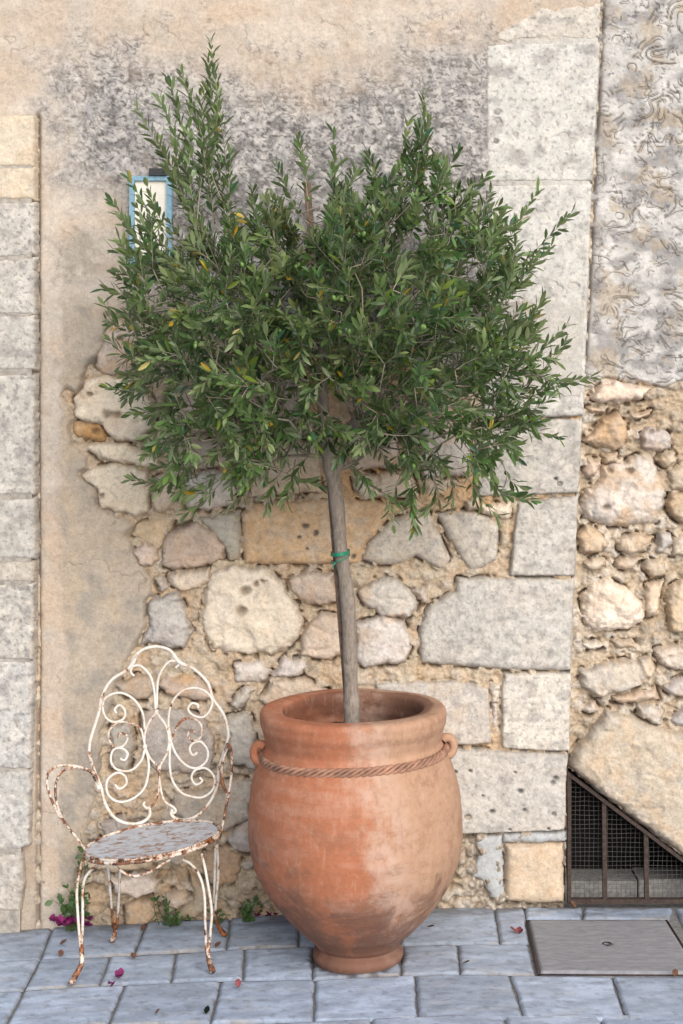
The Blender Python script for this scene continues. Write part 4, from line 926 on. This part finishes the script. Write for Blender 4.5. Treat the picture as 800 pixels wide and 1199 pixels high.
# ---------------------------------------------------------------- GARDEN CHAIR
ch0 = ground(170,1125); chair = thing('garden_chair', 'white wrought iron garden chair with scrolled back, rusting, beside the terracotta pot', 'chair', (ch0[0],ch0[1],gz(ch0[0])))
def zA(p): return (40+p[0]/3.2, 740+p[1]/3.2)
def zB(p): return (40+p[0]/3.2, 940+p[1]/3.2)
def yback(px, py): return -0.275+(965-py)/210*0.085+(px-185)/150*0.028
def backpts(P, n=7, dy=0.0):
    pc = crom([zA(p) for p in P], n); return np.array([at(x,y,yback(x,y)+dy) for x,y in pc])
def cpart(name, mb, rust):
    o = mb.build(name, M['iron'], chair); rust += 0.065; o.color = (rust,rust,rust,1); return o
fr_ = MB().tube(backpts([(433,655),(432,690),(400,715),(350,718),(300,695),(265,640),(250,580),(215,490),(208,420),(240,310),(255,240),(290,180),(350,140),(375,95),(410,65),(460,55),(510,70),(540,110),(600,140),(650,190),(670,250),(710,310),(728,380),(716,440),(694,510),(684,585),(650,650),(600,695),(545,705),(515,685),(518,665)]), 0.0058, 8)
fr_.tube(backpts([(350,140),(368,120),(385,92)],5,-0.004), 0.0075, 8); fr_.tube(backpts([(520,80),(540,110),(570,128)],5,-0.004), 0.0075, 8)
fr_.tube(backpts([(245,590),(235,560),(222,520)],5,-0.004), 0.009, 8)
cpart('back_frame', fr_, 0.42)
for P_, rs in (([(375,165),(362,150),(370,130),(400,128),(435,165),(450,220),(455,290)],0.34),([(530,135),(543,120),(530,110),(505,112),(478,145),(463,190),(460,285)],0.42),
    ([(458,300),(425,350),(413,410),(430,465),(465,515),(467,590),(450,640),(425,660),(410,648),(416,636)],0.46),([(458,302),(495,355),(505,410),(495,460),(470,512),(475,590),(490,635),(520,655),(531,670),(522,680),(516,668)],0.42),
    ([(415,365),(405,300),(370,250),(320,228),(270,245),(257,280),(268,320),(300,338),(335,325),(340,295),(320,275),(302,290),(308,305)],0.40),
    ([(414,420),(400,365),(370,345),(320,338),(285,365),(280,400),(300,430),(330,430),(350,402),(340,382),(320,382),(316,398)],0.46),
    ([(415,440),(400,485),(360,520),(310,515),(288,485),(295,445),(325,435),(350,455),(340,480),(322,475)],0.36),
    ([(418,440),(428,480),(428,530),(410,590),(360,630),(310,635),(275,605),(275,555),(310,528),(340,540),(345,570),(320,588),(302,572)],0.36),
    ([(515,410),(503,340),(515,270),(550,225),(600,210),(645,225),(668,260),(655,300),(630,320),(595,312),(577,290),(590,268),(612,272),(615,285)],0.40),
    ([(512,410),(528,370),(550,335),(580,322),(615,335),(630,365),(620,400),(595,408),(577,390),(585,370),(602,375)],0.48),
    ([(508,395),(530,455),(570,500),(610,510),(645,485),(650,445),(625,412),(595,418),(583,440),(595,462),(612,452)],0.36),
    ([(510,410),(508,500),(520,560),(550,600),(578,614),(630,620),(670,590),(675,545),(645,512),(605,518),(590,545),(605,572),(630,560),(620,545)],0.38)):
    cpart('scroll', MB().tube(backpts(P_, 7, -0.002), 0.0044, 7), rs)
for p_ in ((458,300),(468,512),(415,430),(510,410)):
    c_ = np.array(at(*zA(p_), yback(*zA(p_)))); kb = MB(); kb.tube([c_+np.array([0,0,-0.010]),c_+np.array([0,0,-0.004]),c_+np.array([0,0,0.004]),c_+np.array([0,0,0.010])], [0.004,0.0085,0.0085,0.004], 8); cpart('collar', kb, 0.42)
# seat: an oval plate with a rolled rim, sagging to the left
SC = np.array(at(178.5,984,-0.47)); rx_, ry_ = 0.222, 0.198
def seat_pt(a, k_=1.0, dz=0.0): 
    x_ = rx_*k_*math.cos(a); y_ = ry_*k_*math.sin(a); return SC+np.array([x_, y_+0.10*x_, dz+0.115*x_])
sv = [SC+np.array([0,0,-0.004])]; sf = []; rings = 12; NA = 72
for r_ in range(1, rings+1):
    for j in range(NA): sv.append(seat_pt(2*math.pi*j/NA, r_/rings*0.985, -0.004*(1-(r_/rings)**2)))
sf = [(0,1+j,1+(j+1)%NA) for j in range(NA)]+[(1+r_*NA+j,1+(r_+1)*NA+j,1+(r_+1)*NA+(j+1)%NA,1+r_*NA+(j+1)%NA) for r_ in range(rings-1) for j in range(NA)]
n0 = len(sv); sv += [v_+np.array([0,0,-0.004]) for v_ in sv]; sf += [tuple(i+n0 for i in f_)[::-1] for f_ in sf]
seat = obj('seat', sv, M['seat'], chair, faces=sf)
rim = MB(); av = np.linspace(0,2*math.pi,97)
rim.tube([seat_pt(a,1.0,0.002) for a in av], 0.0048, 8, cap=False); rim.tube([seat_pt(a,1.006,-0.008) for a in av], 0.0062, 8, cap=False);
o = rim.build('seat_rim', M['iron'], seat); o.color = (0.55,0.55,0.55,1)
# arms
def depthpts(P, ys, zf, n=7):
    pp = crom([(zf(p)[0], zf(p)[1], y_*1000) for p, y_ in zip(P, ys)], n); return np.array([at(x,y,d/1000) for x,y,d in pp])
def ly(a, b, n): return list(np.linspace(a, b, n))
la = MB(); P1 = [(245,590),(228,535),(190,512),(130,500),(80,505),(50,535),(52,590),(70,640),(100,700),(150,760),(190,812)]
la.tube(depthpts(P1, ly(-0.27,-0.50,len(P1)), zA), 0.0048, 8)
P2 = [(240,575),(215,528),(185,513),(150,508),(108,520),(84,560),(80,610),(92,670),(115,715),(150,760)]
la.tube(depthpts(P2, ly(-0.27,-0.46,len(P2)), zA), 0.0048, 8); cpart('arm', la, 0.49)
ra = MB(); P1 = [(716,440),(726,420),(741,455),(737,560),(722,640),(706,730),(692,782)]
ra.tube(depthpts(P1, ly(-0.24,-0.45,len(P1)), zA), 0.0048, 8)
P2 = [(728,425),(706,490),(704,550),(722,612),(720,650)]; ra.tube(depthpts(P2, ly(-0.24,-0.36,len(P2)), zA), 0.0048, 8); cpart('arm', ra, 0.50)
# hairpin legs
def leg(wires, foot, yt, rust):
    gx_, gy_ = ground(*zB(foot[-1])); mb = MB()
    jn = foot[0]
    for w_ in wires:
        n = len(w_); mb.tube(depthpts(w_, ly(yt, gy_+0.035*(yt-gy_)/abs(yt-gy_+1e-6), n), zB), 0.0048, 8)
    pts = []
    for i, p_ in enumerate(foot):
        t = i/(len(foot)-1); pts.append(at(*zB(p_), gy_+(1-t)*0.035*np.sign(yt-gy_)))
    pts[-1] = (gx_, gy_, gz(gx_)+0.008)
    pc = crom(pts, 6); mb.tube(pc, np.interp(np.linspace(0,1,len(pc)),[0,0.5,0.85,1],[0.0072,0.0085,0.0105,0.0085]), 9)
    lo = cpart('leg', mb, rust)
leg([[(188,195),(170,260),(160,330),(165,440),(175,560)],[(275,228),(240,235),(205,262),(184,310),(182,440),(180,560)]], [(178,545),(178,600),(160,640),(135,690)], -0.54, 0.43)
leg([[(555,212),(590,232),(622,280),(638,350),(641,450),(645,560)],[(628,190),(645,270),(665,400),(662,470),(655,560)]], [(650,545),(653,580),(662,615),(672,645)], -0.52, 0.42)
leg([[(275,225),(285,330),(296,470)],[(322,255),(318,350),(310,470)]], [(303,455),(303,480),(298,505),(290,528)], -0.33, 0.42)
leg([[(686,155),(690,270),(680,390),(684,440)],[(680,160),(676,300),(676,430)]], [(681,420),(686,450),(700,480),(718,505)], -0.32, 0.43)
ap = MB(); P1 = [(290,225),(325,255),(370,275),(420,265),(465,240),(510,212)]; ap.tube(depthpts(P1, [-0.63,-0.645,-0.65,-0.65,-0.645,-0.63], zB), 0.0048, 8); cpart('apron', ap, 0.47)

# ---------------------------------------------------------------- FRAMED SIGN on the wall
sg = thing('framed_sign', 'small blue framed cream sign board hanging on the wall behind the olive branches', 'sign', wp(178,256,-0.03))
fm = MB()
def sbox(x0,y0,x1,y1,ya,yb): return ((x0-400)*S,ya,CAMZ-(y1-HZ)*S),((x1-400)*S,yb,CAMZ-(y0-HZ)*S)
for r_ in ((154,208,160,309),(197,208,203,309),(160,208,197,213.5),(160,303,197,309)): fm.box(*sbox(*r_,-0.062,-0.008))
fm.build('sign_frame', M['blueframe'], sg, smooth=False)
MB().box(*sbox(160.2,213.7,196.8,302.8,-0.052,-0.012)).build('sign_panel', M['panel'], sg, smooth=False)
im = MB()
for P_ in ([(172,243),(178,240),(184,246),(182,254),(176,257)],[(178,256),(177,268),(181,280),(178,292)],[(181,262),(187,259),(189,266)]):
    pc = crom([wp(x,y,-0.0535) for x,y in P_],6); im.tube(pc, 0.0032, 6)
im.build('painted_motif', M['ink'], sg)
MB().box(*sbox(177,199.5,198,207.6,-0.07,-0.004)).build('bracket', M['black'], sg, smooth=False)

# ---------------------------------------------------------------- WEEDS, PETALS, DRY LEAVES
def weed(label, px, py, n, hgt, spread, lsz, y=-0.05, cols=((0.05,0.11,0.03),(0.09,0.17,0.05)), wr=0.32):
    spread *= 0.85; lsz *= 0.82; hgt *= 0.92
    x_ = (px-400)/F*(D+y); z_ = gz(x_)-0.004
    sm_ = MB(); lo, la_, ln_, ll, lc_ = [], [], [], [], []
    for k_ in range(n):
        a = RNG.uniform(0, 2*math.pi); tip = np.array([x_+spread*math.cos(a)*RNG.uniform(0.2,1), min(-0.03, y+0.35*spread*math.sin(a)), z_+hgt*RNG.uniform(0.45,1)])
        b_ = np.array([x_+RNG.normal(0,0.012), y+RNG.uniform(-0.006,0.006), z_]); m_ = (b_+tip)/2+np.array([RNG.normal(0,0.012),-0.006,0.02])
        P_ = crom([b_, m_, tip], 6); sm_.tube(P_, np.linspace(0.0020,0.0009,len(P_)), 5)
        for s_ in np.arange(0.18,1.01,0.020/max(hgt,0.05)):
            p_ = P_[min(len(P_)-1,int(s_*(len(P_)-1)))]; d_ = RNG.normal(0,1,3)+np.array([0,-0.35,0.35]); d_ /= np.linalg.norm(d_)
            nn = np.array([0,-0.6,0.8])+RNG.normal(0,0.4,3); nn -= d_*np.dot(nn,d_); nn /= np.linalg.norm(nn)
            lo.append(p_); la_.append(d_); ln_.append(nn); ll.append(lsz*RNG.uniform(0.6,1.25)); lc_.append(lerp(cols[0], cols[1], RNG.random()))
    V, fs, cc = leaves(lo, la_, ln_, ll, lc_, wr); V[:,1] = np.minimum(V[:,1], -0.02); V[:,2] = np.maximum(V[:,2], gzv(V[:,0])+0.004)
    nv_ = len(sm_.v); allv = np.vstack([np.array(sm_.v), V]); allf = list(sm_.f)+[tuple(i_+nv_ for i_ in f_) for f_ in fs]
    o = obj('weed', allv, M['weed'], None, faces=allf, col=np.vstack([np.tile((0.10,0.15,0.05),(nv_,1)), cc]), loc=(x_, y, z_))
    tag(o, label, 'weed', 'weeds growing along the foot of the wall')
weed('tall thin weed rising behind the left armrest of the chair', 92, 1075, 5, 0.40, 0.07, 0.030, -0.07, wr=0.26)
weed('bushy dark weed behind the left front leg of the chair', 84, 1074, 9, 0.17, 0.09, 0.034, -0.06)
weed('low weed between the chair legs against the wall', 205, 1070, 12, 0.055, 0.09, 0.024, -0.06)
weed('small weed sprouting from the joint under the seat', 190, 1040, 5, 0.13, 0.04, 0.024, -0.05)
weed('green weed between the chair and the terracotta pot', 288, 1066, 12, 0.10, 0.10, 0.026, -0.06)
weed('tiny weed beside the right rear chair leg', 254, 1070, 6, 0.06, 0.05, 0.022, -0.06)
def petals(name, label, cat, px, py, m_, n=3, sz=0.016, group='fallen bougainvillea petals', zoff=0.0, yy=None):
    x_, y_ = ground(px, py) if yy is None else ((px-400)/F*(D+yy), yy); z_ = gz(x_)+0.004+zoff; V = []; fs = []
    for k_ in range(n):
        a = random.uniform(0,6.28); c_ = np.array([x_+random.uniform(-1,1)*sz*0.6, y_+random.uniform(-1,1)*sz*0.6, z_+random.uniform(0.0,0.006)])
        d = np.array([math.cos(a),math.sin(a),random.uniform(0.1,0.7)]); d /= np.linalg.norm(d); s_ = np.cross(d,(0,0,1)); s_ /= np.linalg.norm(s_); up = np.cross(s_,d)
        b0 = len(V)
        for t, w in ((0,0.12),(0.35,0.52),(0.7,0.48),(1,0.08)):
            for sd_ in (-1,0,1): V.append(c_+d*sz*1.6*t+s_*sz*w*sd_*1.1+up*sz*(0.35*abs(sd_)*w+0.3*t*t))
        fs += [(b0+r_*3+j,b0+r_*3+j+1,b0+r_*3+j+4,b0+r_*3+j+3) for r_ in range(3) for j in range(2)]
    n1 = len(V); V2 = [v_-np.array([0,0,0.0012]) for v_ in V]
    o = obj(name, V+V2, m_, None, faces=fs+[tuple(i+n1 for i in f_)[::-1] for f_ in fs], loc=(x_,y_,z_))
    o['label'] = label; o['category'] = cat
    if group: o['group'] = group
    return o
petals('fallen_petal','larger purple petal fallen on the paving in front of the chair','petal',141,1147,M['petal'],4,0.018)
petals('fallen_petal','smaller, nearer one of the two purple petals in front of the chair','petal',131,1156,M['petal'],3,0.014)
for k_,(px,py) in enumerate([(62,1080),(70,1083),(78,1079),(80,1085),(88,1078),(95,1081),(103,1079),(104,1085),(73,1076),(84,1081)]):
    petals('fallen_petal','purple petal in the small heap at the wall foot behind the left chair leg','petal',px,py,M['petal'],4,0.018, group='purple petals heaped at the wall foot', yy=-0.075-0.012*(k_%3), zoff=max(0,(1091-py)*0.0030))
for px in (302,312,320): petals('fallen_petal','purple petal at the wall foot right behind the pot\'s left side','petal',px,1072,M['petal'],3,0.016, group='purple petals behind the pot', yy=-0.05, zoff=0.01)
petals('withered_flower','withered red brown flower lying left of the access cover','flower',606,1094,M['redleaf'],6,0.014,None)
for (px,py,lab,mm) in [(69,1121,'brown dry leaf on the paving joint left of the chair','dryleaf'),(155,1124,'dark dry leaf on the paving under the chair seat','dryleaf'),(541,1157-28,'brown dry twig leaf on the paving right of the pot','dryleaf'),(281,1159,'reddish dry leaf on the paving in front of the chair','redleaf'),(503,1088,'dry leaf lying close to the pot on its right','dryleaf'),(693,1061,'curled dry leaf at the foot of the grille','dryleaf'),(676,1064,'dark dry leaf at the bottom corner of the grille','dryleaf'),(166,1092,'small dark crumb of leaf behind the chair','dryleaf'),(254,1112,'small dark leaf behind the right front leg of the chair','dryleaf'),(73,1108,'short dry leaf between the left chair legs','dryleaf'),(790,1147,'dry leaf in front of the access cover','dryleaf')]:
    petals('dry_leaf', lab, 'leaf', px, py, M[mm], 1, 0.017, None)
petals('green_leaf','single fallen green leaf on the front paving row','leaf',244,1190,M['weed'],1,0.016,None)
petals('dry_leaf','yellowish dry leaf on the front paving row left of the green one','leaf',180,1190,M['dryleaf'],1,0.012,None)

# ---------------------------------------------------------------- CAMERA, LIGHT, SKY
cam = bpy.data.cameras.new('camera'); co = bpy.data.objects.new('camera', cam); C.objects.link(co)
co.location = (0, -D, CAMZ); co.rotation_euler = (R(90), 0, 0)
cam.sensor_fit = 'HORIZONTAL'; cam.sensor_width = 24; cam.lens = F/800*24; cam.shift_y = -(599.5-HZ)/800; cam.clip_end = 400; cam.clip_start = 0.05
sc = bpy.context.scene; sc.camera = co
EL, AZ = R(30), math.atan2(0.40, -1.0)          # light comes over the photographer's right shoulder
dirv = np.array([math.sin(AZ)*math.cos(EL), math.cos(AZ)*math.cos(EL), math.sin(EL)])
sl = bpy.data.lights.new('sun', 'SUN'); sl.energy = 2.05; sl.angle = R(58); sl.color = (1.0, 0.925, 0.83)
so_ = bpy.data.objects.new('sun', sl); C.objects.link(so_)
from mathutils import Vector
so_.rotation_euler = Vector(dirv).to_track_quat('Z', 'Y').to_euler()
w = bpy.data.worlds.new('World'); sc.world = w; w.use_nodes = True; nt = w.node_tree
sky = nt.nodes.new('ShaderNodeTexSky'); sky.sky_type = 'NISHITA'; sky.sun_disc = False; sky.sun_elevation = EL; sky.sun_rotation = AZ
nt.links.new(sky.outputs[0], nt.nodes['Background'].inputs[0]); nt.nodes['Background'].inputs[1].default_value = 0.075
sc.view_settings.view_transform = 'Standard'; sc.view_settings.look = 'None'; sc.view_settings.gamma = 1; sc.view_settings.exposure = 1.02
